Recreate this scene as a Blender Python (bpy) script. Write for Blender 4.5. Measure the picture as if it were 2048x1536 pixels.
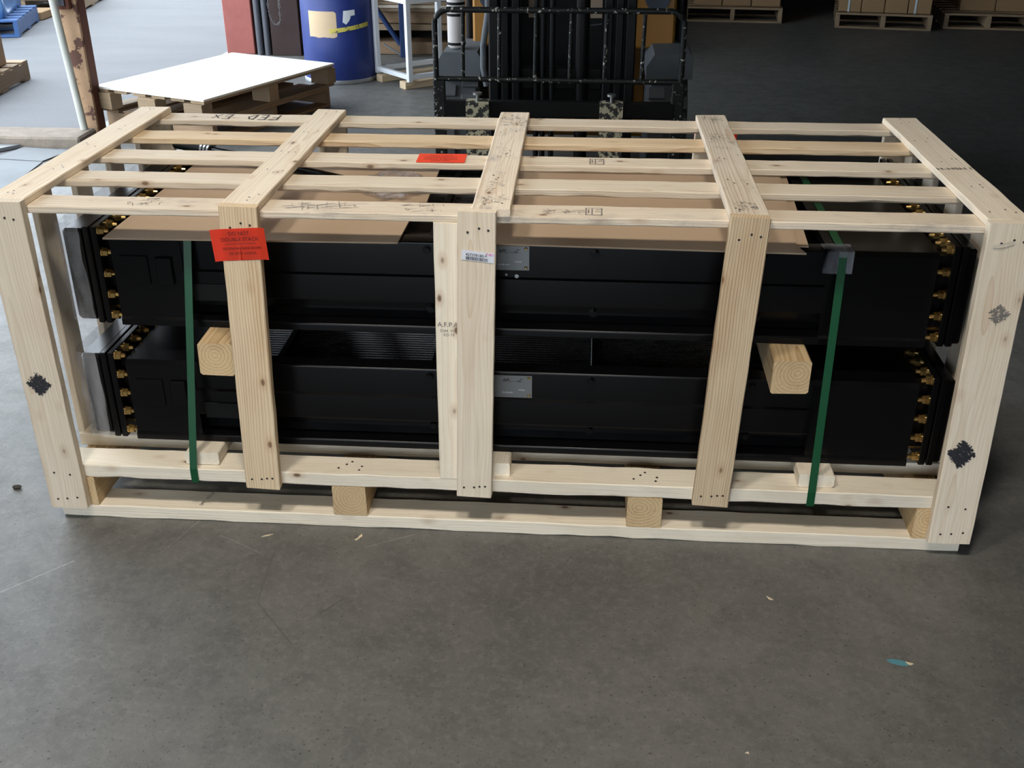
import bpy, bmesh, math, random
from mathutils import Vector, Matrix
random.seed(7)
SC = bpy.context.scene
for o in list(bpy.data.objects):
    bpy.data.objects.remove(o)
COL = SC.collection
PI = math.pi

# ------------------------------------------------------------------ camera
cam_d = bpy.data.cameras.new('camera')
cam_d.sensor_width = 36.0
cam_d.lens = 2152.74 / 2048 * 36.0
cam_d.clip_start = 0.05
cam = bpy.data.objects.new('camera', cam_d)
COL.objects.link(cam)
_R = Vector((0.9972371, 0.07425419, -0.00211695))
_U = Vector((-0.03185449, 0.45320467, 0.89083715))
_F = Vector((-0.0671078, 0.88830842, -0.45431784))
cam.matrix_world = Matrix(((_R.x, _U.x, -_F.x, 1.416), (_R.y, _U.y, -_F.y, -2.3165), (_R.z, _U.z, -_F.z, 1.6432), (0, 0, 0, 1)))
SC.camera = cam
# ------------------------------------------------------------------ sky and exposure
wd = bpy.data.worlds.new('overcast_sky')
SC.world = wd
wd.use_nodes = True
bg = wd.node_tree.nodes['Background']
bg.inputs[0].default_value = (0.80, 0.90, 1.0, 1)
bg.inputs[1].default_value = 3.2
SC.view_settings.view_transform = 'Standard'
SC.view_settings.look = 'None'
SC.view_settings.gamma = 1.0
SC.view_settings.use_curve_mapping = False
SC.view_settings.exposure = 1.0

# two added spots out of view stand in for a flash; housings further down
FILL_SPOTS = ((0.15, -1.6, 4.12), (1.4, -1.6, 4.12))
for lx_, ly_, lz_ in FILL_SPOTS:
    ld = bpy.data.lights.new('fill_spot', 'SPOT')
    ld.energy = 118; ld.color = (1.0, 0.92, 0.80); ld.spot_size = math.radians(76); ld.spot_blend = 0.7; ld.shadow_soft_size = 0.25
    lo_ = bpy.data.objects.new('fill_spot', ld); COL.objects.link(lo_)
    lo_.location = (lx_, ly_, lz_); lo_.rotation_euler = (0.34, 0, 0)

# ------------------------------------------------------------------ materials
def new_mat(name):
    m = bpy.data.materials.new(name)
    m.use_nodes = True
    nt = m.node_tree
    return m, nt, nt.nodes['Principled BSDF']
def N(nt, t, **kw):
    n = nt.nodes.new(t)
    for k, v in kw.items():
        if k.startswith('i_'):
            n.inputs[k[2:].replace('_', ' ')].default_value = v
        else:
            setattr(n, k, v)
    return n
def L(nt, a, b):
    nt.links.new(a, b)
def math_n(nt, op, a, b=None):
    n = nt.nodes.new('ShaderNodeMath'); n.operation = op
    for i, v in enumerate((a, b)):
        if v is None: continue
        if isinstance(v, (int, float)): n.inputs[i].default_value = v
        else: L(nt, v, n.inputs[i])
    return n.outputs[0]
def mixc(nt, fac, a, b, mode='MIX'):
    n = nt.nodes.new('ShaderNodeMix'); n.data_type = 'RGBA'; n.blend_type = mode
    for s, v in ((n.inputs[0], fac), (n.inputs[6], a), (n.inputs[7], b)):
        if isinstance(v, (int, float)): s.default_value = v
        elif isinstance(v, tuple): s.default_value = (*v, 1) if len(v) == 3 else v
        else: L(nt, v, s)
    return n.outputs[2]
def ramp(nt, fac, lo, hi):
    n = nt.nodes.new('ShaderNodeMapRange')
    n.inputs[1].default_value = lo; n.inputs[2].default_value = hi
    n.clamp = True
    L(nt, fac, n.inputs[0])
    return n.outputs[0]
def noise(nt, vec, scale, detail=3, rough=0.55):
    n = nt.nodes.new('ShaderNodeTexNoise')
    n.inputs['Scale'].default_value = scale; n.inputs['Detail'].default_value = detail; n.inputs['Roughness'].default_value = rough
    L(nt, vec, n.inputs['Vector'])
    return n.outputs['Fac']
def mapping(nt, vec, scale):
    n = nt.nodes.new('ShaderNodeMapping'); n.inputs['Scale'].default_value = scale
    L(nt, vec, n.inputs['Vector'])
    return n.outputs[0]
def bump(nt, b, h, dist, strength=0.5):
    n = nt.nodes.new('ShaderNodeBump'); n.inputs['Strength'].default_value = strength; n.inputs['Distance'].default_value = dist
    L(nt, h, n.inputs['Height']); L(nt, n.outputs[0], b.inputs['Normal'])

MATS = {}
def wood(name, light, dark, ring=0.006, contrast=0.5, pith=(0.03, 0.07), knots=0.9, stain=0.0, stain_c=(0.25, 0.24, 0.24), var=0.12):
    """sawn softwood: growth rings around a pith beside the board, board length along local X"""
    m, nt, b = new_mat(name)
    tc = nt.nodes.new('ShaderNodeTexCoord').outputs['Object']
    rnd = nt.nodes.new('ShaderNodeObjectInfo').outputs['Random']
    sep = nt.nodes.new('ShaderNodeSeparateXYZ'); L(nt, tc, sep.inputs[0])
    r7 = math_n(nt, 'MULTIPLY', rnd, 37.0)
    off = nt.nodes.new('ShaderNodeCombineXYZ'); L(nt, r7, off.inputs[0]); L(nt, math_n(nt, 'MULTIPLY', rnd, 91.0), off.inputs[1])
    va = nt.nodes.new('ShaderNodeVectorMath'); va.operation = 'ADD'; L(nt, tc, va.inputs[0]); L(nt, off.outputs[0], va.inputs[1])
    vec = va.outputs[0]
    warp = noise(nt, mapping(nt, vec, (1.6, 5, 5)), 1.0, 2)
    w2 = math_n(nt, 'MULTIPLY', math_n(nt, 'SUBTRACT', warp, 0.5), 0.045)
    py = math_n(nt, 'MULTIPLY', math_n(nt, 'SUBTRACT', math_n(nt, 'FRACT', r7), 0.5), pith[0] * 2)
    yy = math_n(nt, 'ADD', math_n(nt, 'SUBTRACT', sep.outputs[1], py), w2)
    zz = math_n(nt, 'ADD', math_n(nt, 'ADD', sep.outputs[2], pith[1]), math_n(nt, 'MULTIPLY', w2, 0.7))
    rr = math_n(nt, 'SQRT', math_n(nt, 'ADD', math_n(nt, 'MULTIPLY', yy, yy), math_n(nt, 'MULTIPLY', zz, zz)))
    ph = math_n(nt, 'FRACT', math_n(nt, 'DIVIDE', rr, ring))
    late = math_n(nt, 'POWER', ph, 3.0)
    fib = noise(nt, mapping(nt, vec, (3, 260, 260)), 1.0, 2)
    blot = noise(nt, mapping(nt, vec, (3, 14, 14)), 1.0, 3)
    f = math_n(nt, 'MULTIPLY', math_n(nt, 'MULTIPLY', late, contrast), ramp(nt, blot, 0.2, 0.7))
    c = mixc(nt, f, light, dark)
    c = mixc(nt, math_n(nt, 'MULTIPLY', ramp(nt, fib, 0.45, 0.8), 0.28), c, tuple(x * 0.72 for x in dark))
    mid = tuple(light[i] * 0.35 + dark[i] * 0.65 for i in range(3))
    c = mixc(nt, math_n(nt, 'MULTIPLY', ramp(nt, blot, 0.5, 0.85), 0.45), c, mid)
    # knots
    vo = nt.nodes.new('ShaderNodeTexVoronoi'); vo.inputs['Scale'].default_value = 1.0
    L(nt, mapping(nt, vec, (8, 15, 15)), vo.inputs['Vector'])
    kd = vo.outputs['Distance']
    kin = math_n(nt, 'SUBTRACT', 1.0, ramp(nt, kd, 0.05, 0.10))
    kout = math_n(nt, 'SUBTRACT', 1.0, ramp(nt, kd, 0.08, 0.24))
    c = mixc(nt, math_n(nt, 'MULTIPLY', kout, 0.35 * knots), c, (0.42, 0.22, 0.09))
    c = mixc(nt, math_n(nt, 'MULTIPLY', kin, 0.85 * knots), c, (0.13, 0.055, 0.025))
    if stain > 0:
        sn = noise(nt, mapping(nt, vec, (7, 16, 16)), 1.0, 5, 0.7)
        c = mixc(nt, math_n(nt, 'MULTIPLY', ramp(nt, sn, 0.55, 0.72), stain), c, stain_c)
    # board to board difference
    v = math_n(nt, 'ADD', 1.0 - var, math_n(nt, 'MULTIPLY', math_n(nt, 'FRACT', math_n(nt, 'MULTIPLY', rnd, 13.0)), 2 * var))
    hv = nt.nodes.new('ShaderNodeHueSaturation'); L(nt, v, hv.inputs['Value']); L(nt, c, hv.inputs['Color'])
    L(nt, hv.outputs[0], b.inputs['Base Color'])
    b.inputs['Roughness'].default_value = 0.72
    b.inputs['Specular IOR Level'].default_value = 0.25
    bump(nt, b, math_n(nt, 'ADD', fib, math_n(nt, 'MULTIPLY', late, 0.6)), 0.0012, 0.5)
    MATS[name] = m
    return m
wood('pale_pine', (0.87, 0.76, 0.61), (0.62, 0.43, 0.26), 0.006, 0.6, (0.09, 0.05))
wood('grainy_pine', (0.78, 0.62, 0.42), (0.42, 0.22, 0.09), 0.0062, 1.0, (0.15, 0.035))
wood('weathered_pine', (0.80, 0.70, 0.57), (0.50, 0.34, 0.20), 0.0065, 0.85, (0.10, 0.05), 0.9, 0.5)
wood('white_pine', (0.91, 0.83, 0.69), (0.72, 0.56, 0.37), 0.006, 0.4, (0.05, 0.06), 1.0, 0.12, (0.40, 0.35, 0.30))
wood('timber_end_pine', (0.70, 0.52, 0.30), (0.36, 0.20, 0.085), 0.009, 1.0, (0.015, 0.012), 0.15)
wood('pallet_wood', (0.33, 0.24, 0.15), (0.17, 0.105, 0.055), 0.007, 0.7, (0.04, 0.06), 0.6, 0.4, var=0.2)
wood('dark_timber', (0.30, 0.20, 0.12), (0.14, 0.08, 0.045), 0.008, 0.7, (0.04, 0.06), 0.5, 0.4, (0.10, 0.09, 0.08), var=0.2)
wood('bleached_plywood', (0.86, 0.82, 0.74), (0.74, 0.66, 0.54), 0.02, 0.35, (0.2, 0.3), 0.25, 0.2, (0.5, 0.45, 0.4), var=0.02)

def paint(name, color, rough=0.45, metallic=0.0, mottle=0.15, chips=None, chip_amt=0.62, chip_scale=40, spec=0.5, coat=0.0, scale=9):
    m, nt, b = new_mat(name)
    tc = nt.nodes.new('ShaderNodeTexCoord').outputs['Object']
    n1 = noise(nt, tc, scale, 5, 0.6)
    c = mixc(nt, math_n(nt, 'MULTIPLY', ramp(nt, n1, 0.3, 0.75), mottle), color, tuple(x * 0.45 for x in color))
    if chips:
        n2 = noise(nt, tc, chip_scale, 4, 0.65)
        c = mixc(nt, ramp(nt, n2, chip_amt, chip_amt + 0.03), c, chips)
    L(nt, c, b.inputs['Base Color'])
    b.inputs['Metallic'].default_value = metallic
    b.inputs['Specular IOR Level'].default_value = spec
    b.inputs['Coat Weight'].default_value = coat
    r = math_n(nt, 'ADD', rough - 0.08, math_n(nt, 'MULTIPLY', n1, 0.16))
    L(nt, r, b.inputs['Roughness'])
    MATS[name] = m
    return m
paint('black_gloss', (0.0028, 0.0028, 0.0034), 0.22, spec=0.24)
paint('black_satin', (0.005, 0.005, 0.005), 0.42, spec=0.2)
paint('core_black', (0.004, 0.004, 0.004), 0.5, spec=0.15)
paint('yellow_zinc', (0.62, 0.42, 0.16), 0.22, 0.95)
paint('steel', (0.42, 0.43, 0.44), 0.32, 0.9)
paint('plate_steel', (0.23, 0.235, 0.24), 0.42, 0.6, 0.25)
paint('cardboard', (0.47, 0.345, 0.235), 0.85, mottle=0.12, scale=3)
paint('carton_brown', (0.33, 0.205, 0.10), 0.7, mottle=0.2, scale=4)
paint('carton_edge', (0.30, 0.20, 0.11), 0.85)
paint('orange_label', (1.0, 0.085, 0.03), 0.5, mottle=0.03)
paint('label_ink', (0.13, 0.012, 0.01), 0.7)
paint('ink_black', (0.025, 0.025, 0.032), 0.8)
paint('ink_grey', (0.22, 0.20, 0.18), 0.85)
paint('white_paper', (0.80, 0.82, 0.90), 0.6, mottle=0.03)
paint('label_magenta', (0.75, 0.10, 0.30), 0.6)
paint('label_pink', (0.85, 0.45, 0.75), 0.6)
paint('nail_dark', (0.03, 0.022, 0.018), 0.6)
paint('staple_white', (0.75, 0.72, 0.66), 0.35, 0.3)
paint('strap_green', (0.003, 0.072, 0.024), 0.30, mottle=0.1)
paint('drum_blue', (0.013, 0.036, 0.21), 0.42, mottle=0.35)
paint('rim_steel', (0.40, 0.42, 0.44), 0.45, 0.7)
paint('kraft_label', (0.66, 0.49, 0.31), 0.75, mottle=0.1)
paint('tape_yellow', (0.70, 0.60, 0.12), 0.5, chips=(0.12, 0.12, 0.05), chip_amt=0.56, chip_scale=30)
paint('frame_white', (0.80, 0.83, 0.86), 0.4, mottle=0.06)
paint('chipped_black', (0.007, 0.009, 0.009), 0.5, chips=(0.50, 0.50, 0.45), chip_amt=0.61, chip_scale=55, spec=0.3)
paint('worn_fork', (0.45, 0.42, 0.30), 0.6, chips=(0.02, 0.02, 0.02), chip_amt=0.48, chip_scale=38)
paint('mast_black', (0.0045, 0.005, 0.0055), 0.5, spec=0.2)
paint('forklift_yellow', (0.42, 0.19, 0.025), 0.45, mottle=0.25)
paint('fender_grey', (0.13, 0.145, 0.16), 0.75, mottle=0.3)
paint('tyre_rubber', (0.085, 0.09, 0.098), 0.85, mottle=0.25)
paint('cylinder_white', (0.74, 0.68, 0.66), 0.35)
paint('lamp_navy', (0.03, 0.045, 0.075), 0.4)
paint('dash_tan', (0.40, 0.30, 0.21), 0.7)
paint('red_paint', (0.36, 0.105, 0.085), 0.7, mottle=0.3, chips=(0.40, 0.26, 0.23), chip_amt=0.70, chip_scale=12)
paint('brown_panel', (0.034, 0.014, 0.011), 0.7, mottle=0.25)
paint('conduit_grey', (0.10, 0.105, 0.12), 0.5, 0.3)
paint('chain_grey', (0.22, 0.22, 0.22), 0.5, 0.5)
paint('rusty_orange', (0.42, 0.26, 0.15), 0.85, mottle=0.6, chips=(0.10, 0.045, 0.03), chip_amt=0.51, chip_scale=9)
paint('rust_brown', (0.12, 0.035, 0.018), 0.8, mottle=0.4)
paint('pipe_cream', (0.50, 0.50, 0.44), 0.6, mottle=0.4, scale=4)
paint('rack_blue', (0.012, 0.035, 0.12), 0.5)
paint('pallet_blue', (0.025, 0.085, 0.24), 0.6, mottle=0.3)
paint('wrap_blue', (0.13, 0.30, 0.60), 0.3, mottle=0.5, scale=5)
paint('wrap_pale', (0.62, 0.72, 0.74), 0.25, mottle=0.3, scale=6)
paint('scrap_teal', (0.10, 0.30, 0.36), 0.6)
paint('scrap_wood', (0.78, 0.66, 0.46), 0.8)
paint('dark_bit', (0.05, 0.045, 0.04), 0.9)
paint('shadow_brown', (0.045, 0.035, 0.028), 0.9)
paint('wall_grey', (0.09, 0.08, 0.068), 0.85, mottle=0.3, scale=1.5)
paint('ceiling_grey', (0.08, 0.072, 0.062), 0.9)

def clear_film(name, tint, fac, rough):
    m, nt, b = new_mat(name)
    out = nt.nodes['Material Output']
    tr = nt.nodes.new('ShaderNodeBsdfTransparent'); tr.inputs[0].default_value = (*tint, 1)
    tc = nt.nodes.new('ShaderNodeTexCoord').outputs['Object']
    n = noise(nt, mapping(nt, tc, (26, 26, 4)), 1.0, 2)
    b.inputs['Base Color'].default_value = (0.75, 0.75, 0.78, 1); b.inputs['Roughness'].default_value = rough
    bump(nt, b, n, 0.01, 0.35)
    mx = nt.nodes.new('ShaderNodeMixShader')
    L(nt, math_n(nt, 'MULTIPLY', ramp(nt, n, 0.3, 0.7), fac), mx.inputs[0])
    L(nt, tr.outputs[0], mx.inputs[1]); L(nt, b.outputs[0], mx.inputs[2]); L(nt, mx.outputs[0], out.inputs[0])
    MATS[name] = m
clear_film('clear_wrap', (0.9, 0.9, 0.92), 0.30, 0.12)
clear_film('clear_guard', (0.75, 0.78, 0.85), 0.25, 0.2)
clear_film('clear_bag', (0.93, 0.93, 0.95), 0.45, 0.12)

# concrete floor
m, nt, b = new_mat('stained_concrete')
tc = nt.nodes.new('ShaderNodeTexCoord').outputs['Object']
big = noise(nt, tc, 1.1, 5, 0.6); mid = noise(nt, tc, 9, 8, 0.72); fine = noise(nt, tc, 45, 5, 0.75)
spk = noise(nt, tc, 120, 2, 0.5)
c = mixc(nt, ramp(nt, big, 0.3, 0.7), (0.178, 0.175, 0.163), (0.118, 0.116, 0.108))
c = mixc(nt, math_n(nt, 'MULTIPLY', ramp(nt, mid, 0.44, 0.66), 0.62), c, (0.088, 0.085, 0.081))
c = mixc(nt, math_n(nt, 'MULTIPLY', ramp(nt, fine, 0.48, 0.70), 0.45), c, (0.245, 0.24, 0.228))
c = mixc(nt, math_n(nt, 'MULTIPLY', ramp(nt, spk, 0.64, 0.70), 0.75), c, (0.05, 0.047, 0.045))
sx = nt.nodes.new('ShaderNodeSeparateXYZ'); L(nt, tc, sx.inputs[0])
wob = math_n(nt, 'MULTIPLY', math_n(nt, 'SUBTRACT', mid, 0.5), 0.006)
for x0, y0, x1, y1, wd2, col, am in ((0.011, -0.307, 0.135, -0.17, 0.0016, (0.42, 0.42, 0.43), 0.8), (0.352, -0.096, 0.394, 0.033, 0.0012, (0.36, 0.36, 0.36), 0.6), (0.47, -0.032, 0.606, -0.107, 0.0013, (0.36, 0.38, 0.36), 0.6), (0.632, -0.076, 0.648, -0.3, 0.0018, (0.05, 0.05, 0.05), 0.55), (0.648, -0.3, 0.771, -0.444, 0.0028, (0.05, 0.05, 0.05), 0.5), (0.863, -0.06, 0.983, 0.009, 0.0016, (0.36, 0.36, 0.36), 0.6), (0.79, -0.355, 0.854, -0.266, 0.003, (0.05, 0.05, 0.05), 0.5),
        (3.1, 3.2, 4.4, 3.55, 0.012, (0.30, 0.28, 0.26), 0.35), (3.0, 2.7, 3.9, 2.85, 0.008, (0.30, 0.28, 0.26), 0.3)):
    ln_ = math.hypot(x1 - x0, y1 - y0); ca_, sa_ = (x1 - x0) / ln_, (y1 - y0) / ln_
    al = math_n(nt, 'ADD', math_n(nt, 'MULTIPLY', sx.outputs[0], ca_), math_n(nt, 'ADD', math_n(nt, 'MULTIPLY', sx.outputs[1], sa_), -(x0 * ca_ + y0 * sa_)))
    ac = math_n(nt, 'ADD', wob, math_n(nt, 'ADD', math_n(nt, 'MULTIPLY', sx.outputs[0], -sa_), math_n(nt, 'ADD', math_n(nt, 'MULTIPLY', sx.outputs[1], ca_), x0 * sa_ - y0 * ca_)))
    f_ = math_n(nt, 'MULTIPLY', math_n(nt, 'SUBTRACT', 1.0, ramp(nt, math_n(nt, 'ABSOLUTE', ac), wd2 * 0.4, wd2)), math_n(nt, 'LESS_THAN', math_n(nt, 'ABSOLUTE', math_n(nt, 'SUBTRACT', al, ln_ / 2)), ln_ / 2))
    c = mixc(nt, math_n(nt, 'MULTIPLY', math_n(nt, 'MULTIPLY', f_, am), ramp(nt, fine, 0.3, 0.55)), c, col)
L(nt, c, b.inputs['Base Color'])
L(nt, math_n(nt, 'ADD', 0.40, math_n(nt, 'MULTIPLY', mid, 0.25)), b.inputs['Roughness'])
b.inputs['Specular IOR Level'].default_value = 0.5
bump(nt, b, math_n(nt, 'ADD', math_n(nt, 'MULTIPLY', mid, 0.6), math_n(nt, 'MULTIPLY', fine, 0.5)), 0.004, 0.35)
MATS['stained_concrete'] = m
m, nt, b = new_mat('asphalt')
tc = nt.nodes.new('ShaderNodeTexCoord').outputs['Object']
a1 = noise(nt, mapping(nt, tc, (1, 3, 1)), 0.8, 5, 0.6); a2 = noise(nt, tc, 90, 3, 0.7)
c = mixc(nt, ramp(nt, a1, 0.3, 0.7), (0.135, 0.135, 0.140), (0.108, 0.108, 0.113))
c = mixc(nt, math_n(nt, 'MULTIPLY', ramp(nt, a2, 0.5, 0.8), 0.4), c, (0.19, 0.19, 0.195))
L(nt, c, b.inputs['Base Color']); b.inputs['Roughness'].default_value = 0.8
bump(nt, b, a2, 0.003, 0.4)
MATS['asphalt'] = m
m, nt, b = new_mat('curb_concrete')
tc = nt.nodes.new('ShaderNodeTexCoord').outputs['Object']
a1 = noise(nt, tc, 9, 6, 0.7); a2 = noise(nt, tc, 3, 3)
c = mixc(nt, ramp(nt, a1, 0.3, 0.7), (0.26, 0.21, 0.165), (0.15, 0.122, 0.095))
L(nt, c, b.inputs['Base Color']); b.inputs['Roughness'].default_value = 0.9
bump(nt, b, a1, 0.01, 0.6)
MATS['curb_concrete'] = m
# finned core
m, nt, b = new_mat('fin_rows')
tc = nt.nodes.new('ShaderNodeTexCoord').outputs['Object']
sp = nt.nodes.new('ShaderNodeSeparateXYZ'); L(nt, tc, sp.inputs[0])
w = math_n(nt, 'FRACT', math_n(nt, 'MULTIPLY', sp.outputs[0], 240.0))
tri = math_n(nt, 'ABSOLUTE', math_n(nt, 'SUBTRACT', w, 0.5))
c = mixc(nt, ramp(nt, tri, 0.1, 0.4), (0.012, 0.011, 0.011), (0.13, 0.12, 0.11))
L(nt, c, b.inputs['Base Color']); b.inputs['Roughness'].default_value = 0.35; b.inputs['Metallic'].default_value = 0.4
bump(nt, b, tri, 0.002, 0.8)
MATS['fin_rows'] = m

# ------------------------------------------------------------------ building helpers
WM = {}
def link(o, M, parent):
    COL.objects.link(o)
    if parent is not None:
        o.parent = parent
        o.matrix_parent_inverse = WM[parent].inverted()
    o.matrix_basis = M
    WM[o] = M.copy()
    return o
def tag(o, label=None, cat=None, group=None, kind=None):
    if label: o['label'] = label
    if cat: o['category'] = cat
    if group: o['group'] = group
    if kind: o['kind'] = kind
    return o
def thing(name, label, cat, loc=(0, 0, 0), group=None, rz=0.0):
    o = bpy.data.objects.new(name, None)
    o.empty_display_size = 0.1
    link(o, Matrix.Translation(loc) @ Matrix.Rotation(rz, 4, 'Z'), None)
    return tag(o, label, cat, group)
def mesh_obj(name, me, mat, parent=None, M=None):
    if mat is not None and not me.materials:
        me.materials.append(MATS[mat] if isinstance(mat, str) else mat)
    o = bpy.data.objects.new(name, me)
    return link(o, M if M is not None else Matrix.Identity(4), parent)
class MB:
    def __init__(self): self.bm = bmesh.new()
    def _merge(self, b2, M=None):
        if M is not None: bmesh.ops.transform(b2, matrix=M, verts=b2.verts)
        t = bpy.data.meshes.new('t'); b2.to_mesh(t); b2.free(); self.bm.from_mesh(t); bpy.data.meshes.remove(t)
        return self
    def box(self, lo, hi, bev=0.0, M=None, seg=1):
        b2 = bmesh.new(); bmesh.ops.create_cube(b2, size=1)
        for v in b2.verts:
            v.co = Vector([(lo[i] + hi[i]) / 2 + v.co[i] * (hi[i] - lo[i]) for i in range(3)])
        if bev > 0: bmesh.ops.bevel(b2, geom=list(b2.edges), offset=bev, segments=seg, profile=0.7, affect='EDGES')
        return self._merge(b2, M)
    def cyl(self, p0, p1, r, n=16, r2=None, caps=True):
        p0, p1 = Vector(p0), Vector(p1); d = p1 - p0
        b2 = bmesh.new(); bmesh.ops.create_cone(b2, cap_ends=caps, segments=n, radius1=r, radius2=r if r2 is None else r2, depth=d.length)
        return self._merge(b2, Matrix.Translation((p0 + p1) / 2) @ d.to_track_quat('Z', 'Y').to_matrix().to_4x4())
    def prism(self, poly, axis, a, b):
        """extrude a 2-D polygon along axis 0/1/2 from a to b"""
        def P(u, v, t): return {0: (t, u, v), 1: (u, t, v), 2: (u, v, t)}[axis]
        bm = self.bm
        A = [bm.verts.new(P(u, v, a)) for u, v in poly]; B = [bm.verts.new(P(u, v, b)) for u, v in poly]
        n = len(poly)
        fs = [bm.faces.new(A), bm.faces.new(B[::-1])]
        for i in range(n): fs.append(bm.faces.new((A[i], B[i], B[(i + 1) % n], A[(i + 1) % n])))
        bmesh.ops.recalc_face_normals(bm, faces=fs)
        return self
    def quad(self, pts):
        self.bm.faces.new([self.bm.verts.new(p) for p in pts]); return self
    def tube(self, pts, r, n=8):
        pts = [Vector(p) for p in pts]; rings = []
        for i, p in enumerate(pts):
            t = (pts[min(i + 1, len(pts) - 1)] - pts[max(i - 1, 0)]).normalized()
            up = Vector((0, 0, 1)) if abs(t.z) < 0.95 else Vector((0, 1, 0))
            u = t.cross(up).normalized(); w = u.cross(t)
            rings.append([self.bm.verts.new(p + (u * math.cos(k * 2 * PI / n) + w * math.sin(k * 2 * PI / n)) * r) for k in range(n)])
        for a, b in zip(rings, rings[1:]):
            for k in range(n): self.bm.faces.new((a[k], a[(k + 1) % n], b[(k + 1) % n], b[k]))
        self.bm.faces.new(rings[0][::-1]); self.bm.faces.new(rings[-1])
        return self
    def lathe(self, prof, n=40, c=(0, 0)):
        rings = [[self.bm.verts.new((c[0] + r * math.cos(k * 2 * PI / n), c[1] + r * math.sin(k * 2 * PI / n), z)) for k in range(n)] for r, z in prof]
        for a, b in zip(rings, rings[1:]):
            for k in range(n): self.bm.faces.new((a[k], a[(k + 1) % n], b[(k + 1) % n], b[k]))
        self.bm.faces.new(rings[0][::-1]); self.bm.faces.new(rings[-1])
        return self
    def mesh(self, name, smooth=None):
        me = bpy.data.meshes.new(name)
        bmesh.ops.recalc_face_normals(self.bm, faces=self.bm.faces)
        self.bm.to_mesh(me); self.bm.free()
        if smooth is not None:
            for p in me.polygons: p.use_smooth = True
            me.set_sharp_from_angle(angle=math.radians(smooth))
        return me
    def obj(self, name, mat, parent=None, smooth=None, M=None):
        return mesh_obj(name, self.mesh(name, smooth), mat, parent, M)

def board_mesh(length, W, T, seg=10, jit=0.0007, wane=0.0, cut=0.0018, seed=None):
    """sawn board, length along X, with eased and slightly uneven edges"""
    rs = random.Random(seed if seed is not None else random.random())
    bm = bmesh.new(); rings = []
    for i in range(seg + 1):
        x = -length / 2 + length * i / seg
        pts = []
        for sy, sz in ((-1, -1), (1, -1), (1, 1), (-1, 1)):
            c = cut + abs(rs.gauss(0, cut * 0.3))
            if wane and sy == -1 and sz == -1: c += wane * rs.random() ** 2
            y, z = sy * W / 2 + rs.uniform(-jit, jit), sz * T / 2 + rs.uniform(-jit, jit)
            a, b = (y - sy * c, z), (y, z - sz * c)
            pts += [b, a] if (sy * sz > 0) else [a, b]
        rings.append([bm.verts.new((x, *p)) for p in pts])
    for a, b in zip(rings, rings[1:]):
        for k in range(8): bm.faces.new((a[k], a[(k + 1) % 8], b[(k + 1) % 8], b[k]))
    bm.faces.new(rings[0]); bm.faces.new(rings[-1][::-1])
    bmesh.ops.recalc_face_normals(bm, faces=bm.faces)
    me = bpy.data.meshes.new('board'); bm.to_mesh(me); bm.free()
    return me
def board(name, parent, p0, p1, wdir, W, T, mat, **kw):
    """p0, p1: centres of the two ends; wdir: direction of the width"""
    p0, p1 = Vector(p0), Vector(p1)
    x = (p1 - p0).normalized(); w = Vector(wdir); w = (w - x * w.dot(x)).normalized(); t = x.cross(w)
    M = Matrix(((x.x, w.x, t.x, 0), (x.y, w.y, t.y, 0), (x.z, w.z, t.z, 0), (0, 0, 0, 1)))
    M.translation = (p0 + p1) / 2
    return mesh_obj(name, board_mesh((p1 - p0).length, W, T, **kw), mat, parent, M)
def text_mesh(s, size, rot=0.0, bold=0.0, sx=1.0):
    cu = bpy.data.curves.new('txt', 'FONT'); cu.body = s; cu.size = size; cu.align_x = 'CENTER'; cu.align_y = 'CENTER'; cu.offset = bold
    o = bpy.data.objects.new('txt', cu); COL.objects.link(o)
    me = bpy.data.meshes.new_from_object(o.evaluated_get(bpy.context.evaluated_depsgraph_get()))
    bpy.data.objects.remove(o); bpy.data.curves.remove(cu)
    me.transform(Matrix.Rotation(rot, 4, 'Z') @ Matrix.Diagonal((sx, 1, 1, 1)))
    me.materials.clear()
    return me
def join_meshes(parts):
    """parts: (mesh, matrix) -> one mesh"""
    bm = bmesh.new()
    for me, M in parts:
        me.transform(M); bm.from_mesh(me); bpy.data.meshes.remove(me)
    out = bpy.data.meshes.new('print'); bm.to_mesh(out); bm.free()
    return out
def face_M(origin, right, up):
    r = Vector(right).normalized(); u = Vector(up); u = (u - r * u.dot(r)).normalized(); n = r.cross(u)
    M = Matrix(((r.x, u.x, n.x, 0), (r.y, u.y, n.y, 0), (r.z, u.z, n.z, 0), (0, 0, 0, 1)))
    M.translation = Vector(origin)
    return M
def smudge_mesh(w, h, n, seed, ang=0.7, thick=0.0022, diamond=True):
    """smeared ink stamp: many short overlapping strokes"""
    rs = random.Random(seed); bm = bmesh.new()
    for i in range(n):
        while True:
            x, y = rs.uniform(-1, 1), rs.uniform(-1, 1)
            if not diamond or abs(x) + abs(y) < 1.05: break
        a = ang + (PI / 2 if rs.random() < 0.35 else 0) + rs.gauss(0, 0.15)
        l = rs.uniform(0.08, 0.30) * w; t = thick * rs.uniform(0.4, 1.3)
        c = Vector((x * w / 2, y * h / 2, i * 1e-6)); d = Vector((math.cos(a), math.sin(a), 0)) * l / 2; e = Vector((-math.sin(a), math.cos(a), 0)) * t / 2
        bm.faces.new([bm.verts.new(p) for p in (c - d - e, c + d - e, c + d + e, c - d + e)])
    me = bpy.data.meshes.new('ink'); bm.to_mesh(me); bm.free()
    return me
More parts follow.
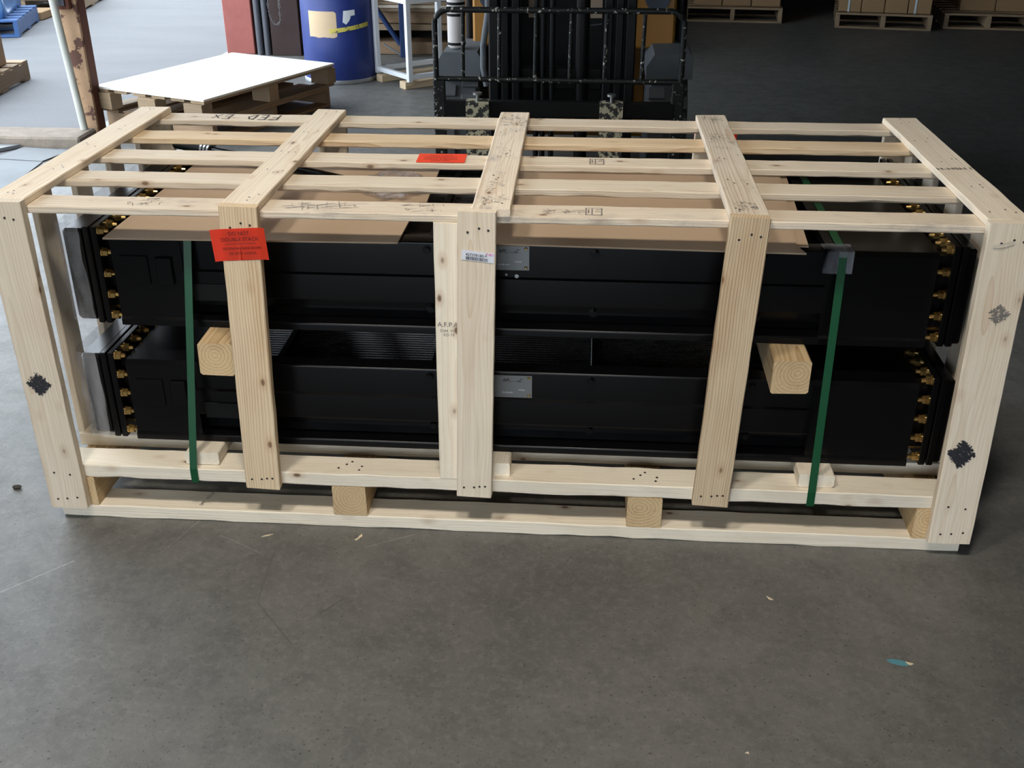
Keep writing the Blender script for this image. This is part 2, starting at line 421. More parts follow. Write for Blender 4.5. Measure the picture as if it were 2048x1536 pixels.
def strokes_mesh(lines, width):
    bm = bmesh.new()
    for ln in lines:
        for a, b in zip(ln, ln[1:]):
            a, b = Vector((*a, 0)), Vector((*b, 0)); d = (b - a).normalized() * width * 0.5; e = Vector((-d.y, d.x, 0))
            bm.faces.new([bm.verts.new(p) for p in (a - d - e, b + d - e, b + d + e, a - d + e)])
    me = bpy.data.meshes.new('strokes'); bm.to_mesh(me); bm.free()
    return me
def nails_mesh(pts, r=0.0028):
    bm = bmesh.new()
    for x, y in pts:
        bmesh.ops.create_circle(bm, cap_ends=True, segments=8, radius=r, matrix=Matrix.Translation((x, y, 0)))
    me = bpy.data.meshes.new('nails'); bm.to_mesh(me); bm.free()
    return me

# ------------------------------------------------------------------ the place: floor, yard, walls, roof
tag(MB().box((-1.72, -6.2, -0.2), (14, 16, 0)).obj('floor', 'stained_concrete'), kind='structure')
tag(MB().box((-60, -60, -0.25), (-1.72, 60, -0.004)).box((-1.72, -60, -0.25), (14, -6.2, -0.004)).obj('yard_ground', 'asphalt'), kind='structure')
tag(MB().box((-1.95, -6.2, 4.6), (14, 16, 4.8)).obj('ceiling', 'ceiling_grey'), kind='structure')
wl = MB()
wl.box((-1.95, -6.2, 0), (-1.75, 0.6, 4.6)).box((-1.95, 0.6, 3.0), (-1.75, 6.98, 4.6)).box((-1.66, 6.985, 0), (-1.46, 15.8, 4.6))
tag(wl.obj('wall_left', 'wall_grey'), kind='structure')
tag(MB().box((-1.75, 15.8, 0), (14, 16, 4.6)).obj('wall_back', 'wall_grey'), kind='structure')
tag(MB().box((13.8, -6.2, 0), (14, 15.8, 4.6)).obj('wall_right', 'wall_grey'), kind='structure')
tag(MB().box((-1.75, -6.2, 0), (-1.4, -6.0, 4.6)).box((2.0, -6.2, 0), (13.8, -6.0, 4.6)).box((-1.4, -6.2, 2.8), (2.0, -6.0, 4.6)).obj('wall_front', 'wall_grey'), kind='structure')
# low kerb beside the doorway and the steel plates laid in front of it
cb = MB(); cb.box((-4.2, 3.78, -0.1), (-1.60, 4.03, 0.06), 0.012)
tag(cb.obj('curb', 'curb_concrete'), 'worn tan concrete kerb at the foot of the rusted post', 'kerb')

# ------------------------------------------------------------------ crate
H, D = 0.889, 0.982
crate = thing('shipping_crate', 'long open crate of pale pine boards around two stacked black coolers', 'crate', (1.19, 0.5, 0))
PT = 0.026
def nails_on(parent_board, pts, r=0.003):
    """nail heads on the front (local +Z or -Z) face: pts are (along, across, side)"""
    T = max(abs(v.co.z) for v in parent_board.data.vertices)
    parts = []
    for s in (1, -1):
        p = [(a, c) for a, c, sd in pts if sd == s]
        if p: parts.append((nails_mesh(p, r), Matrix.Translation((0, 0, s * (T + 0.0006)))))
    return tag(mesh_obj('nail_heads', join_meshes(parts), 'nail_dark', parent_board, WM[parent_board]), kind='stuff')
# skid boards, cross timbers, deck boards
for y in (0.028, 0.452, 0.865):
    bo = board('skid_board', crate, (0.02, y + 0.0445, 0.019), (2.385, y + 0.0445, 0.019), (0, 1, 0), 0.089, 0.038, 'white_pine', seg=40, wane=0.004, jit=0.001)
for i, x in enumerate((0.035, 0.765, 1.536, 2.262)):
    board('cross_timber', crate, (x + 0.0445, 0.028, 0.0825), (x + 0.0445, 0.954, 0.0825), (1, 0, 0), 0.089, 0.089, 'timber_end_pine', seg=6, jit=0.001)
for i, y in enumerate((0.028, 0.190, 0.42, 0.65, 0.865)):
    bo = board('deck_board', crate, (0.02, y + 0.0445, 0.146), (2.385, y + 0.0445, 0.146), (0, 1, 0), 0.089, 0.038, 'white_pine', seg=40, wane=0.005 if i == 0 else 0.001, jit=0.001)
    if i == 0:
        for cx in (0.81, 1.58):
            nails_on(bo, [(cx - 1.2025 + dx, dy, 1) for dx, dy in ((-0.03, -0.015), (0.0, 0.018), (-0.012, 0.004), (0.03, -0.004), (0.026, -0.022))], 0.0032)
# upright posts front and back (top x, bottom x, width)
posts = [(0.0, 0.006, 0.0995, 0.045, 'pale_pine'), (0.568, 0.5456, 0.089, 0.129, 'grainy_pine'), (1.1177, 1.098, 0.089, 0.129, 'pale_pine'),
         (1.7271, 1.698, 0.089, 0.129, 'grainy_pine'), (2.2855, 2.296, 0.104, 0.045, 'pale_pine')]
for i, (xt, xb, w, zb, mt) in enumerate(posts):
    bo = board('post', crate, (xb + w / 2, PT / 2, zb), (xt + w / 2, PT / 2, H), (1, 0, 0), w, PT, mt, seg=14)
    ln = (H - zb)
    s = -1 if (WM[bo].to_3x3() @ Vector((0, 0, 1))).y > 0 else 1
    nails_on(bo, [(ln / 2 - 0.045 - random.random() * 0.008, -0.02 + 0.0, s), (ln / 2 - 0.038, 0.006, s), (ln / 2 - 0.042, 0.027, s),
                  (-ln / 2 + 0.028, -0.026, s), (-ln / 2 + 0.03, 0.0, s), (-ln / 2 + 0.034, 0.028, s), (-ln / 2 + 0.11, -0.02, s) if i in (0, 4) else (-ln / 2 + 0.033, 0.014, s),
                  (-ln / 2 + 0.105, 0.022, s)][:8 if i in (0, 4) else 7])
    bo = board('post', crate, (xb + w / 2, D - PT / 2, zb), (xt + w / 2, D - PT / 2, 0.852), (1, 0, 0), w, PT, 'pale_pine', seg=8)
# extra upright standing behind the middle post
bo = board('inner_post', crate, (1.0955, 0.037, 0.165), (1.1025, 0.037, 0.8525), (1, 0, 0), 0.089, 0.018, 'white_pine', seg=8)
# end slats, seen on edge
for x in (0.012, 2.352):
    for y in (0.20, 0.425, 0.65, 0.872):
        board('end_slat', crate, (x + 0.009, y + 0.0445, 0.165), (x + 0.009, y + 0.0445, 0.8525), (0, 1, 0), 0.089, 0.018, 'pale_pine', seg=6)
# lengthwise rails
RY = (0.0305, 0.244, 0.458, 0.672, 0.893)
rails = []
for i, y in enumerate(RY):
    mt = ('weathered_pine', 'pale_pine', 'pale_pine', 'grainy_pine', 'pale_pine')[i]
    bo = board('rail', crate, (-0.018, y + 0.0445, 0.862), (2.398, y + 0.0445, 0.862), (0, 1, 0), 0.089, 0.018, mt, seg=48, wane=(0.001, 0.006, 0.003, 0.002, 0.003)[i], jit=0.0006, seed=20 + i)
    rails.append(bo)
# boards across the top (near x, far x, width)
cross = [(0.0, 0.0049, 0.0955, 'pale_pine', PT), (0.5655, 0.5655, 0.089, 'pale_pine', PT), (1.147, 1.1341, 0.089, 'weathered_pine', 0.023), (1.7275, 1.7252, 0.089, 'weathered_pine', PT), (2.288, 2.2797, 0.098, 'pale_pine', PT)]
for i, (xn, xf, w, mt, yn) in enumerate(cross):
    bo = board('cross_board', crate, (xn + w / 2, yn, 0.880), (xf + w / 2, D, 0.880), (1, 0, 0), w, 0.018, mt, seg=14, seed=40 + i)
    s = 1 if (WM[bo].to_3x3() @ Vector((0, 0, 1))).z > 0 else -1
    Lh = (D - yn) / 2
    pts = []
    for y in RY:
        a = (y + 0.0445 - yn) - Lh
        for k in range(3): pts.append((a + random.uniform(-0.03, 0.03), random.uniform(-0.03, 0.03), s))
    nails_on(bo, pts, 0.0026)
# long staple and splinter at the right-hand top corner
MB().tube([(2.300, -0.004, 0.838), (2.318, -0.006, 0.842), (2.345, -0.004, 0.849)], 0.0014, 6).obj('staple', 'staple_white', crate)
# ink stamps and lettering on the boards
def print_on(name, me, mat, origin, right, up):
    o = mesh_obj(name, me, mat, crate, face_M(origin, right, up))
    if name in ('ink_stamp', 'ink_smear'): o['kind'] = 'stuff'
    return o
print_on('ink_stamp', smudge_mesh(0.056, 0.060, 230, 3, -0.75, 0.003), 'ink_black', (0.049, -0.0012, 0.415), (1, 0, 0), (0, 0, 1))
print_on('ink_stamp', smudge_mesh(0.060, 0.070, 270, 5, -0.6, 0.0032), 'ink_black', (2.331, -0.0012, 0.308), (1, 0, 0), (0, 0, 1))
print_on('ink_stamp', smudge_mesh(0.045, 0.052, 110, 6, 0.3, 0.0022), 'ink_grey', (2.345, -0.0012, 0.675), (1, 0, 0), (0, 0, 1))
print_on('printing', join_meshes([(text_mesh('A.F.P.A', 0.017), Matrix.Identity(4)), (text_mesh('5264  HT', 0.010), Matrix.Translation((0, -0.016, 0))), (text_mesh('KD 19', 0.010), Matrix.Translation((0.002, -0.027, 0)))]), 'ink_grey', (1.085, 0.0275, 0.598), (1, 0, 0), (0, 0, 1))
for j, (x, y, w, h, n, mt) in enumerate(((0.365, RY[0] + 0.05, 0.09, 0.05, 22, 'ink_grey'), (0.80, RY[0] + 0.045, 0.18, 0.04, 34, 'ink_grey'), (1.03, RY[0] + 0.045, 0.09, 0.05, 26, 'ink_grey'), (1.36, RY[0] + 0.04, 0.1, 0.03, 30, 'ink_grey'))):
    print_on('ink_smear', smudge_mesh(w, h, n, 30 + j, 0.3, 0.0016, False), mt, (x, y, 0.8717), (1, 0, 0), (0, 1, 0))
for x, y, s in ((1.425, RY[0] + 0.045, 1), (1.43, RY[2] + 0.045, 1)):
    fr = [[(-.018, -.025), (.018, -.025), (.018, .025), (-.018, .025), (-.018, -.025)], [(-.004, -.02), (-.004, .02)], [(-.012, -.012), (-.012, .014)], [(.004, .0), (.014, .0)], [(.006, .012), (.014, .016)]]
    print_on('ink_stamp', strokes_mesh(fr, 0.003), 'ink_grey', (x, y, 0.8717), (1, 0, 0), (0, 1, 0))
for x, y, w, h, n, a in ((1.193, 0.10, 0.06, 0.07, 40, 0.2), (1.19, 0.20, 0.05, 0.08, 26, 0.9), (1.185, 0.86, 0.085, 0.10, 60, 0.15), (1.186, 0.48, 0.05, 0.05, 14, 0.1), (1.772, 0.085, 0.045, 0.06, 60, 0.2), (1.771, 0.70, 0.05, 0.10, 40, 0.4), (1.770, 0.93, 0.06, 0.04, 22, 0.2), (1.770, 0.60, 0.05, 0.02, 12, 0.1)):
    print_on('ink_smear', smudge_mesh(w, h, n, int(1000 * (x + y)), a, 0.0014, False), 'ink_grey', (x, y, 0.8897), (1, 0, 0), (0, 1, 0))
print_on('printing', text_mesh('H-HSH IT', 0.026), 'ink_black', (2.338, 0.43, 0.8897), (1, 0.10, 0), (0, 1, 0))
hand = [[(0, 0), (0, 1)], [(0, 1), (.7, 1)], [(0, .55), (.5, .55)], [(1.1, 0), (1.1, 1), (1.7, 1)], [(1.1, .5), (1.55, .5)], [(1.1, 0), (1.7, 0)],
        [(2.1, 0), (2.15, 1), (2.6, .85), (2.75, .4), (2.1, 0)], [(5.0, 1), (4.4, 1), (4.5, .55), (4.9, .5)], [(4.5, .5), (4.4, 0), (5.1, .1)], [(5.4, 0), (6.0, .8)], [(5.4, .8), (6.0, .1)]]
for part_ in (hand[:7], hand[7:]):
    print_on('handwriting', strokes_mesh([[(x * 0.034, y * 0.055) for x, y in ln] for ln in part_], 0.0042), 'ink_black', (0.453, 0.967, 0.8717), (-1, 0, 0), (0, -1, 0))
print_on('printing', text_mesh('SPF   KD19', 0.014, PI / 2 - 0.25), 'ink_grey', (0.405, 0.078, 0.0388), (1, 0, 0), (0, 1, 0))
# orange warning stickers
def warning_label(M, w=0.129, h=0.0775, curl=0.004, flat=False):
    bm = bmesh.new(); nx = 14; g = []
    for j in (0, 1):
        g.append([bm.verts.new((-w / 2 + w * i / nx, (j - .5) * h, 0 if flat else curl * max(0, abs(i / nx - .5) * 2 - 0.6) ** 2 * 6)) for i in range(nx + 1)])
    for i in range(nx): bm.faces.new((g[0][i], g[0][i + 1], g[1][i + 1], g[1][i]))
    bmesh.ops.solidify(bm, geom=list(bm.faces), thickness=-0.0006)
    me = bpy.data.meshes.new('label'); bm.to_mesh(me); bm.free()
    if flat: me = MB().box((-w / 2, -h / 2, 0), (w / 2, h / 2, 0.0007)).mesh('label')
    lb = mesh_obj('warning_label', me, 'orange_label', crate, M)
    lb['label'] = 'bright orange paper warning sticker'
    z = 0.0012
    T = lambda x, y: Matrix.Translation((x, y, z))
    tx = join_meshes([(text_mesh('DO NOT', 0.0125), T(0.002, 0.0265)), (text_mesh('DOUBLE STACK', 0.0125), T(0.002, 0.0125)),
                      (strokes_mesh([[(-0.036, 0), (0.036, 0)]], 0.0012), T(0.003, 0.002)),
                      (text_mesh('NO PONGAN NADA ENCIMA', 0.0088, sx=0.78), T(0.004, -0.0095)), (text_mesh('DE ESTA CARGA', 0.0088), T(0.004, -0.0215))])
    mesh_obj('lettering', tx, 'label_ink', lb, M)
    return lb
warning_label(face_M((0.6095, -0.0016, 0.7995), (1, 0, 0.062), (0, 0, 1)))
warning_label(face_M((1.0155, RY[2] + 0.0475, 0.8724), (-1, -0.03, 0), (0, -1, 0)), 0.129, 0.085, flat=True)
warning_label(face_M((1.79, D + 0.0016, 0.797), (-1, 0, 0), (0, 0, 1)))
# white shipping sticker with bar code
Ms = face_M((1.1635, -0.0012, 0.784), (1, 0, -0.108), (0, 0, 1))
sl = MB().box((-0.0375, -0.012, 0), (0.0375, 0.012, 0.0005)).obj('shipping_label', 'white_paper', crate, M=Ms)
mesh_obj('lettering', join_meshes([(text_mesh('427378180-9', 0.0092, bold=0.0001), Matrix.Translation((-0.004, 0.0018, 0.001)))]), 'ink_black', sl, Ms)
rs = random.Random(4); bars = []; x = -0.027
while x < 0.024:
    wbar = rs.choice((0.0006, 0.0011, 0.0016)); bars.append([(x + wbar / 2, -0.0035 + wbar / 2), (x + wbar / 2, -0.0098)]); x += wbar + rs.choice((0.0006, 0.0010))
bm_ = [(strokes_mesh([b_], 0.0011), Matrix.Translation((0, 0, 0.001))) for b_ in bars]
mesh_obj('bar_code', join_meshes(bm_), 'ink_black', sl, Ms)
mesh_obj('lettering', join_meshes([(text_mesh('Fed', 0.0075, bold=0.0002), Matrix.Translation((0.0235, 0.0075, 0.001)))]), 'label_magenta', sl, Ms)
mesh_obj('lettering', join_meshes([(text_mesh('Ex', 0.0075, bold=0.0002), Matrix.Translation((0.0325, 0.0075, 0.001)))]), 'label_pink', sl, Ms)

# ------------------------------------------------------------------ the two coolers
bolt_me = None
def bolt_mesh():
    mb = MB()
    mb.cyl((0, 0, 0), (0.004, 0, 0), 0.0125, 16)                 # washer
    mb.cyl((0.004, 0, 0), (0.017, 0, 0), 0.0115, 6)               # nut
    mb.cyl((0.017, 0, 0), (0.027, 0, 0), 0.0062, 10, 0.0045)      # thread end
    return mb.mesh('bolt', 35)
BOLT = bolt_mesh()
def screw_mesh():
    mb = MB(); mb.cyl((0, 0, 0), (0, -0.003, 0), 0.012, 14); mb.cyl((0, -0.003, 0), (0, -0.011, 0), 0.009, 6)
    return mb.mesh('side_bolt', 35)
SCREW = screw_mesh()
def cooler(label, z0, h, yF, zc):
    t = thing('oil_cooler', label, 'cooler', (1.22, 0.5, z0), 'stacked black coolers')
    yB = 0.90 + (yF - 0.108)
    zt = z0 + h
    xL, xA, xB, xR = 0.196, 0.405, 1.985, 2.274
    for a, b, n0, n1 in ((xL + 0.030, xA, xL, xL + 0.030), (xB, xR - 0.032, xR - 0.032, xR)):
        MB().box((n0, yF + 0.045, z0 + 0.035), (n1, yB - 0.045, zt - 0.018)).obj('tank_neck', 'black_gloss', t)
        mb = MB()
        mb.prism([(yF, z0), (yF, z0 + 0.016), (yF + 0.006, z0 + 0.022), (yF + 0.006, zt - 0.012), (yF + 0.016, zt), (yB - 0.016, zt), (yB - 0.006, zt - 0.012), (yB - 0.006, z0 + 0.022), (yB, z0)], 0, a, b)
        mb.obj('header_tank', 'black_gloss', t)
    # raised pads on the tanks
    pz = zt - 0.052
    MB().box((0.247, yF + 0.002, pz - 0.075), (0.318, yF + 0.006, pz), 0.001).obj('tank_pad', 'black_gloss', t)
    MB().box((0.338, yF - 0.003, pz - 0.074), (0.380, yF + 0.006, pz - 0.002), 0.002).obj('tank_pad', 'black_gloss', t)
    # side channels, front and back
    def arc(cy_, cz_, r_, a0, a1, n_=6): return [(cy_ + r_ * math.cos(a0 + (a1 - a0) * k / n_), cz_ + r_ * math.sin(a0 + (a1 - a0) * k / n_)) for k in range(n_ + 1)]
    prof = arc(yF + 0.0145, zt - 0.005, 0.005, PI / 2, PI) + [(yF + 0.0095, z0 + 0.154), (yF + 0.003, z0 + 0.150)] + arc(yF + 0.005, z0 + 0.086, 0.005, PI, 1.5 * PI) + [(yF + 0.040, z0 + 0.076), (yF + 0.044, z0 + 0.044),
            (yF + 0.034, z0 + 0.028)] + arc(yF + 0.005, z0 + 0.015, 0.005, PI / 2, PI) + [(yF, z0), (yF + 0.060, z0), (yF + 0.060, zt)]
    MB().prism(prof, 0, xA, xB).obj('side_channel', 'black_gloss', t, 28)
    MB().prism([(yB + yF - y, z) for y, z in prof], 0, xA, xB).obj('side_channel', 'black_gloss', t, 28)
    # finned core with tube rows and divider bars
    MB().box((xA, yF + 0.062, z0 + 0.03), (xB, yB - 0.062, zt - 0.045)).obj('core', 'core_black', t)
    y = yF + 0.068; n = 0
    while y < yB - 0.08:
        MB().box((xA + 0.02, y, zt - 0.046), (xB - 0.02, y + 0.0085, zt - 0.038)).obj('fin_row', 'fin_rows', t)
        y += 0.0145
    for x in (0.605, 1.02, 1.44, 1.80):
        MB().box((x - 0.009, yF + 0.0601, zt - 0.046), (x + 0.009, yB - 0.0601, zt - 0.024), 0.002).obj('divider_bar', 'black_satin', t)
    # bolted end flanges and covers
    for sx, xf in ((-1, xL), (1, xR)):
        a = xf; d = 0.016 * sx
        for k in range(2):
            lo, hi = sorted((a + k * 1.25 * d, a + k * 1.25 * d + d))
            MB().box((lo, yF - 0.004 + 0.012, z0 - 0.0), (hi, yB - 0.006, zt + 0.018), 0.002).obj('flange', 'black_gloss', t)
        c0 = a + 2.25 * d; c1 = c0 + sx * (0.058 if sx < 0 else 0.02)
        lo, hi = sorted((c0, c1))
        MB().box((lo, yF + 0.016, z0 + 0.004), (hi, yB - 0.01, zt + 0.010), 0.008 if sx < 0 else 0.004).obj('end_cover', 'black_gloss', t)
        M0 = Matrix.Diagonal((-sx, 1, 1, 1))
        pos = [(yF + 0.010 + 0.012, z0 + 0.018 + k * (h - 0.012) / 4.0) for k in range(5)]
        yy = yF + 0.075
        while yy < yB - 0.03:
            pos.append((yy, zt + 0.004)); yy += 0.056
        pos.append((yF + 0.065, z0 + 0.030))
        for py_, pz_ in pos:
            mesh_obj('flange_bolt', BOLT, 'yellow_zinc', t, Matrix.Translation((a, py_, pz_)) @ Matrix.Rotation(0 if sx < 0 else PI, 4, 'Z'))
    # bolts on the side channel
    for x in (1.022, 1.432, 1.835):
        mesh_obj('side_bolt', SCREW, 'black_gloss', t, Matrix.Translation((x, yF + 0.010, zt - 0.020)))
        mesh_obj('side_bolt', SCREW, 'black_gloss', t, Matrix.Translation((x, yF + 0.042, z0 + 0.052)))
    # name plate with brass rivets
    x1, x0 = (1.2725, 1.160) if z0 > 0.4 else (1.283, 1.160)
    zp = zt - (0.005 if z0 > 0.4 else 0.010)
    yp = yF + 0.009
    pl = MB().box((x0, yp - 0.0016, zp - 0.062), (x1, yp, zp)).obj('name_plate', 'plate_steel', t)
    pl['label'] = 'grey metal name plate'
    MP = face_M((x1 - 0.0395, yp - 0.0022, zp - 0.031), (1, 0, 0), (0, 0, 1))
    mesh_obj('lettering', join_meshes([(text_mesh('API', 0.012, bold=0.0003), Matrix.Translation((-0.026, 0.018, 0))), (strokes_mesh([[(0.004, 0.018), (0.008, 0.0155), (0.0115, 0.0225), (0.0155, 0.0225)]], 0.0015), Matrix.Identity(4)),
                                       (text_mesh('HEAT TRANSFER', 0.0045), Matrix.Translation((-0.002, 0.0145, 0)))]), 'ink_black', pl, MP)
    mesh_obj('lettering', join_meshes([(text_mesh('SN 98 4471', 0.006), Matrix.Translation((-0.022, -0.017, 0))), (text_mesh('MODEL', 0.005), Matrix.Translation((0.014, -0.009, 0)))]), 'white_paper', pl, MP)
    for rx, rz in ((x1 - 0.008, zp - 0.006), (x1 - 0.008, zp - 0.055), (x0 + 0.008, zp - 0.006), (x0 + 0.008, zp - 0.055)):
        mb = MB(); mb.cyl((rx, yp - 0.0016, rz), (rx, yp - 0.0055, rz), 0.0042, 10, 0.0022); mb.obj('rivet', 'yellow_zinc', pl, 40)
    # bright plug below the plate and stencil bracket at the left
    mb = MB(); mb.cyl((x1 - 0.030, yp + 0.002, zp - 0.076), (x1 - 0.030, yp - 0.006, zp - 0.076), 0.0055, 6); mb.cyl((x1 - 0.056, yp + 0.002, zp - 0.074), (x1 - 0.056, yp - 0.003, zp - 0.074), 0.003, 8)
    mb.obj('plug', 'steel', t)
    MB().box((0.425, yF - 0.003, z0 + 0.074), (0.56, yF + 0.001, z0 + 0.118), 0.001).obj('bracket', 'black_satin', t)
    return t
low = cooler('lower black oil cooler with bolted ends, under the two timber blocks', 0.203, 0.230, 0.108, 0)
upp = cooler('upper black oil cooler with bolted ends, lying under the cardboard sheets', 0.5225, 0.240, 0.140, 0)
# clear plastic wrapped round the left-hand covers
for t, z0, z1, y0 in ((upp, 0.5295, 0.790, 0.14), (low, 0.206, 0.455, 0.108)):
    mb = MB(); n = 14
    P = [(0.152, y0 + 0.008), (0.118, y0 + 0.006), (0.096, y0 + 0.012), (0.090, y0 + 0.03), (0.091, y0 + 0.12), (0.088, y0 + 0.3), (0.091, y0 + 0.62)]
    rows = []
    for k in range(9):
        z = z0 + (z1 - z0) * k / 8
        rows.append([mb.bm.verts.new((x + random.uniform(-0.004, 0.002), y + random.uniform(-0.004, 0.002), z + random.uniform(-0.004, 0.004))) for x, y in P])
    for a, b_ in zip(rows, rows[1:]):
        for k in range(len(P) - 1): mb.bm.faces.new((a[k], a[k + 1], b_[k + 1], b_[k]))
    mb.obj('plastic_wrap', 'clear_wrap', t, 60)

# ------------------------------------------------------------------ timbers, cardboard and straps inside the crate
def single(name, label, cat, p0, p1, wd_, W, T, mat, group=None, **kw):
    o = board(name, None, p0, p1, wd_, W, T, mat, **kw)
    return tag(o, label, cat, group)
for i, x in enumerate((0.452, 1.868)):
    single('timber_spacer', ('square pine block between the coolers, beside the post with the orange sticker', 'square pine block between the coolers, beside the strap with a clear corner guard')[i], 'wood block', (x + 0.0445, 0.045, 0.4775), (x + 0.0445, 0.93, 0.4775), (1, 0, 0), 0.089, 0.089, 'timber_end_pine', 'blocks between the coolers', seg=6, jit=0.0015, cut=0.004)
for i, x in enumerate((0.375, 1.142, 1.965)):
    single('plank_spacer', ('flat pine offcut on the deck under the strap beside the orange-stickered post', 'flat pine offcut on the deck behind the doubled middle post', 'flat pine offcut on the deck under the strap that has a clear corner guard')[i], 'wood block', (x + 0.0445, 0.049, 0.1845), (x + 0.0445, 0.93, 0.1845), (1, 0, 0), 0.089, 0.037, 'white_pine', 'offcuts under the lower cooler', seg=6, cut=0.003)
def sheet(label, pts, z, t=0.004, sag=0.0):
    mb = MB(); mb.prism(pts, 2, z, z + t)
    return tag(mb.obj('cardboard_sheet', 'cardboard'), label, 'cardboard', 'cardboard sheets on the upper cooler')
zt = 0.5225 + 0.240
sheet('brown cardboard sheet under the black pipe', [(0.232, 0.103), (0.956, 0.120), (0.960, 0.44), (0.980, 0.45), (0.970, 0.84), (0.235, 0.82)], zt + 0.0035)
sheet('lower of two overlapping cardboard sheets beside the clear corner guard', [(1.13, 0.170), (1.938, 0.161), (1.978, 0.82), (1.20, 0.83)], zt + 0.0035)
sheet('upper of two overlapping cardboard sheets beside the clear corner guard', [(1.10, 0.118), (1.922, 0.098), (1.908, 0.15), (1.957, 0.78), (1.15, 0.79)], zt + 0.008)
# black pipe lying on the cardboard
pa, pb = Vector((0.15, 0.880, 0.803)), Vector((0.79, 0.532, 0.788))
pd = (pb - pa).normalized()
pp = thing('black_pipe', 'glossy black pipe lying slantwise on the cardboard under the rails', 'pipe', tuple((pa + pb) / 2))
MB().cyl(pa, pb, 0.0135, 24).obj('tube', 'black_gloss', pp, 40)
MB().cyl(pa - pd * 0.01, pa + pd * 0.13, 0.0185, 24).obj('collar', 'black_satin', pp, 40)
mb = MB()
for k in range(3): mb.cyl(pa + pd * (0.11 + k * 0.014), pa + pd * (0.118 + k * 0.014), 0.0205, 24)
mb.obj('clamp', 'steel', pp, 40)
# crumpled clear bag on the cardboard
bmx = bmesh.new(); bmesh.ops.create_icosphere(bmx, subdivisions=4, radius=1)
rs = random.Random(11)
from mathutils import noise as mnoise
for v in bmx.verts:
    n = mnoise.noise(v.co * 2.3) * 0.35 + mnoise.noise(v.co * 6) * 0.12
    v.co = v.co * (1 + n); v.co = Vector((0.875 + v.co.x * 0.075, 0.53 + v.co.y * 0.09, max(0.771, 0.790 + v.co.z * 0.026)))
me = bpy.data.meshes.new('bag'); bmx.to_mesh(me); bmx.free()
for p in me.polygons: p.use_smooth = True
tag(mesh_obj('plastic_bag', me, 'clear_bag'), 'crumpled clear plastic bag on the cardboard under the rails', 'bag')
# straps
def strap(label, xt, xb, yf):
    root = thing('packing_strap', label, 'strap', (xb, 0.5, 0.125), 'green packing straps')
    w, th = 0.0195, 0.0012
    top = zt + 0.0015
    pth = [(xb, 0.0255, 0.1255), (xb, 0.0255, 0.167), (xt, yf, top - 0.003), (xt, yf + 0.004, top), (xt + 0.012, 0.9, top), (xt, 0.945, top - 0.003), (xb, 0.956, 0.167), (xb, 0.956, 0.1255), (xb, 0.0255, 0.1255)]
    mb = MB(); bm = mb.bm; inner = []; outer = []
    c = Vector((xb, 0.48, 0.45))
    for x, y, z in pth[:-1]:
        d = Vector((0, y - 0.48, (z - 0.45) * 1.2)).normalized() * th
        inner.append([bm.verts.new((x - w / 2, y, z)), bm.verts.new((x + w / 2, y, z))])
        outer.append([bm.verts.new((x - w / 2, y + d.y, z + d.z)), bm.verts.new((x + w / 2, y + d.y, z + d.z))])
    n = len(inner)
    for i in range(n):
        j = (i + 1) % n
        for A, B in ((inner[i], inner[j]), (outer[i], outer[j])): bm.faces.new((A[0], A[1], B[1], B[0]))
        bm.faces.new((inner[i][0], inner[j][0], outer[j][0], outer[i][0])); bm.faces.new((inner[i][1], inner[j][1], outer[j][1], outer[i][1]))
    mb.obj('band', 'strap_green', root)
    return root
strap('green plastic strap around the coolers and deck, beside the orange-stickered post', 0.431, 0.402, 0.136)
s2 = strap('green plastic strap around the coolers and deck, with a clear corner guard', 2.016, 1.996, 0.136)
mb = MB(); mb.prism([(0.1335, 0.712), (0.1345, 0.712), (0.1345, zt + 0.0035), (0.19, zt + 0.0035), (0.19, zt + 0.0047), (0.1335, zt + 0.0047)], 0, 1.972, 2.041)
mb.obj('corner_guard', 'clear_guard', s2)

# ------------------------------------------------------------------ forklift
fk = thing('forklift', 'yellow and black forklift facing the crate, forks lowered', 'forklift', (1.26, 3.2, 0))
fy = 2.40
lbk = MB()
def rrect(x0, x1, z0, z1, r, y):
    p = []
    p.append((x0, y, z0))
    for k in range(7):
        a = PI - k * PI / 12; p.append((x0 + r + r * math.cos(a), y, z1 - r + r * math.sin(a)))
    for k in range(7):
        a = PI / 2 - k * PI / 12; p.append((x1 - r + r * math.cos(a), y, z1 - r + r * math.sin(a)))
    p.append((x1, y, z0))
    return p
bkr = MB().tube(rrect(0.734, 1.785, 0.66, 0.990, 0.06, fy), 0.0125, 10).obj('load_backrest', 'chipped_black', fk, 50)
MB().tube([(0.734, fy, 0.705), (1.785, fy, 0.700)], 0.011, 10).obj('lower_rail', 'chipped_black', bkr, 50)
for x in (0.851, 1.007, 1.161, 1.31, 1.458, 1.616):
    MB().tube([(x, fy, 0.704), (x + 0.004, fy, 0.985)], 0.0085, 8).obj('guard_bar', 'chipped_black', bkr, 50)
for a, b_ in ((0.720, 0.772), (1.750, 1.802)):
    MB().box((a, fy - 0.012, 0.16), (b_, fy + 0.012, 0.70), 0.004).obj('side_plate', 'chipped_black', bkr)
MB().box((0.76, fy - 0.015, 0.545), (1.765, fy + 0.035, 0.612), 0.005).obj('carriage_bar', 'mast_black', fk)
MB().box((0.76, fy - 0.015, 0.15), (1.765, fy + 0.035, 0.23), 0.005).obj('carriage_bar', 'mast_black', fk)
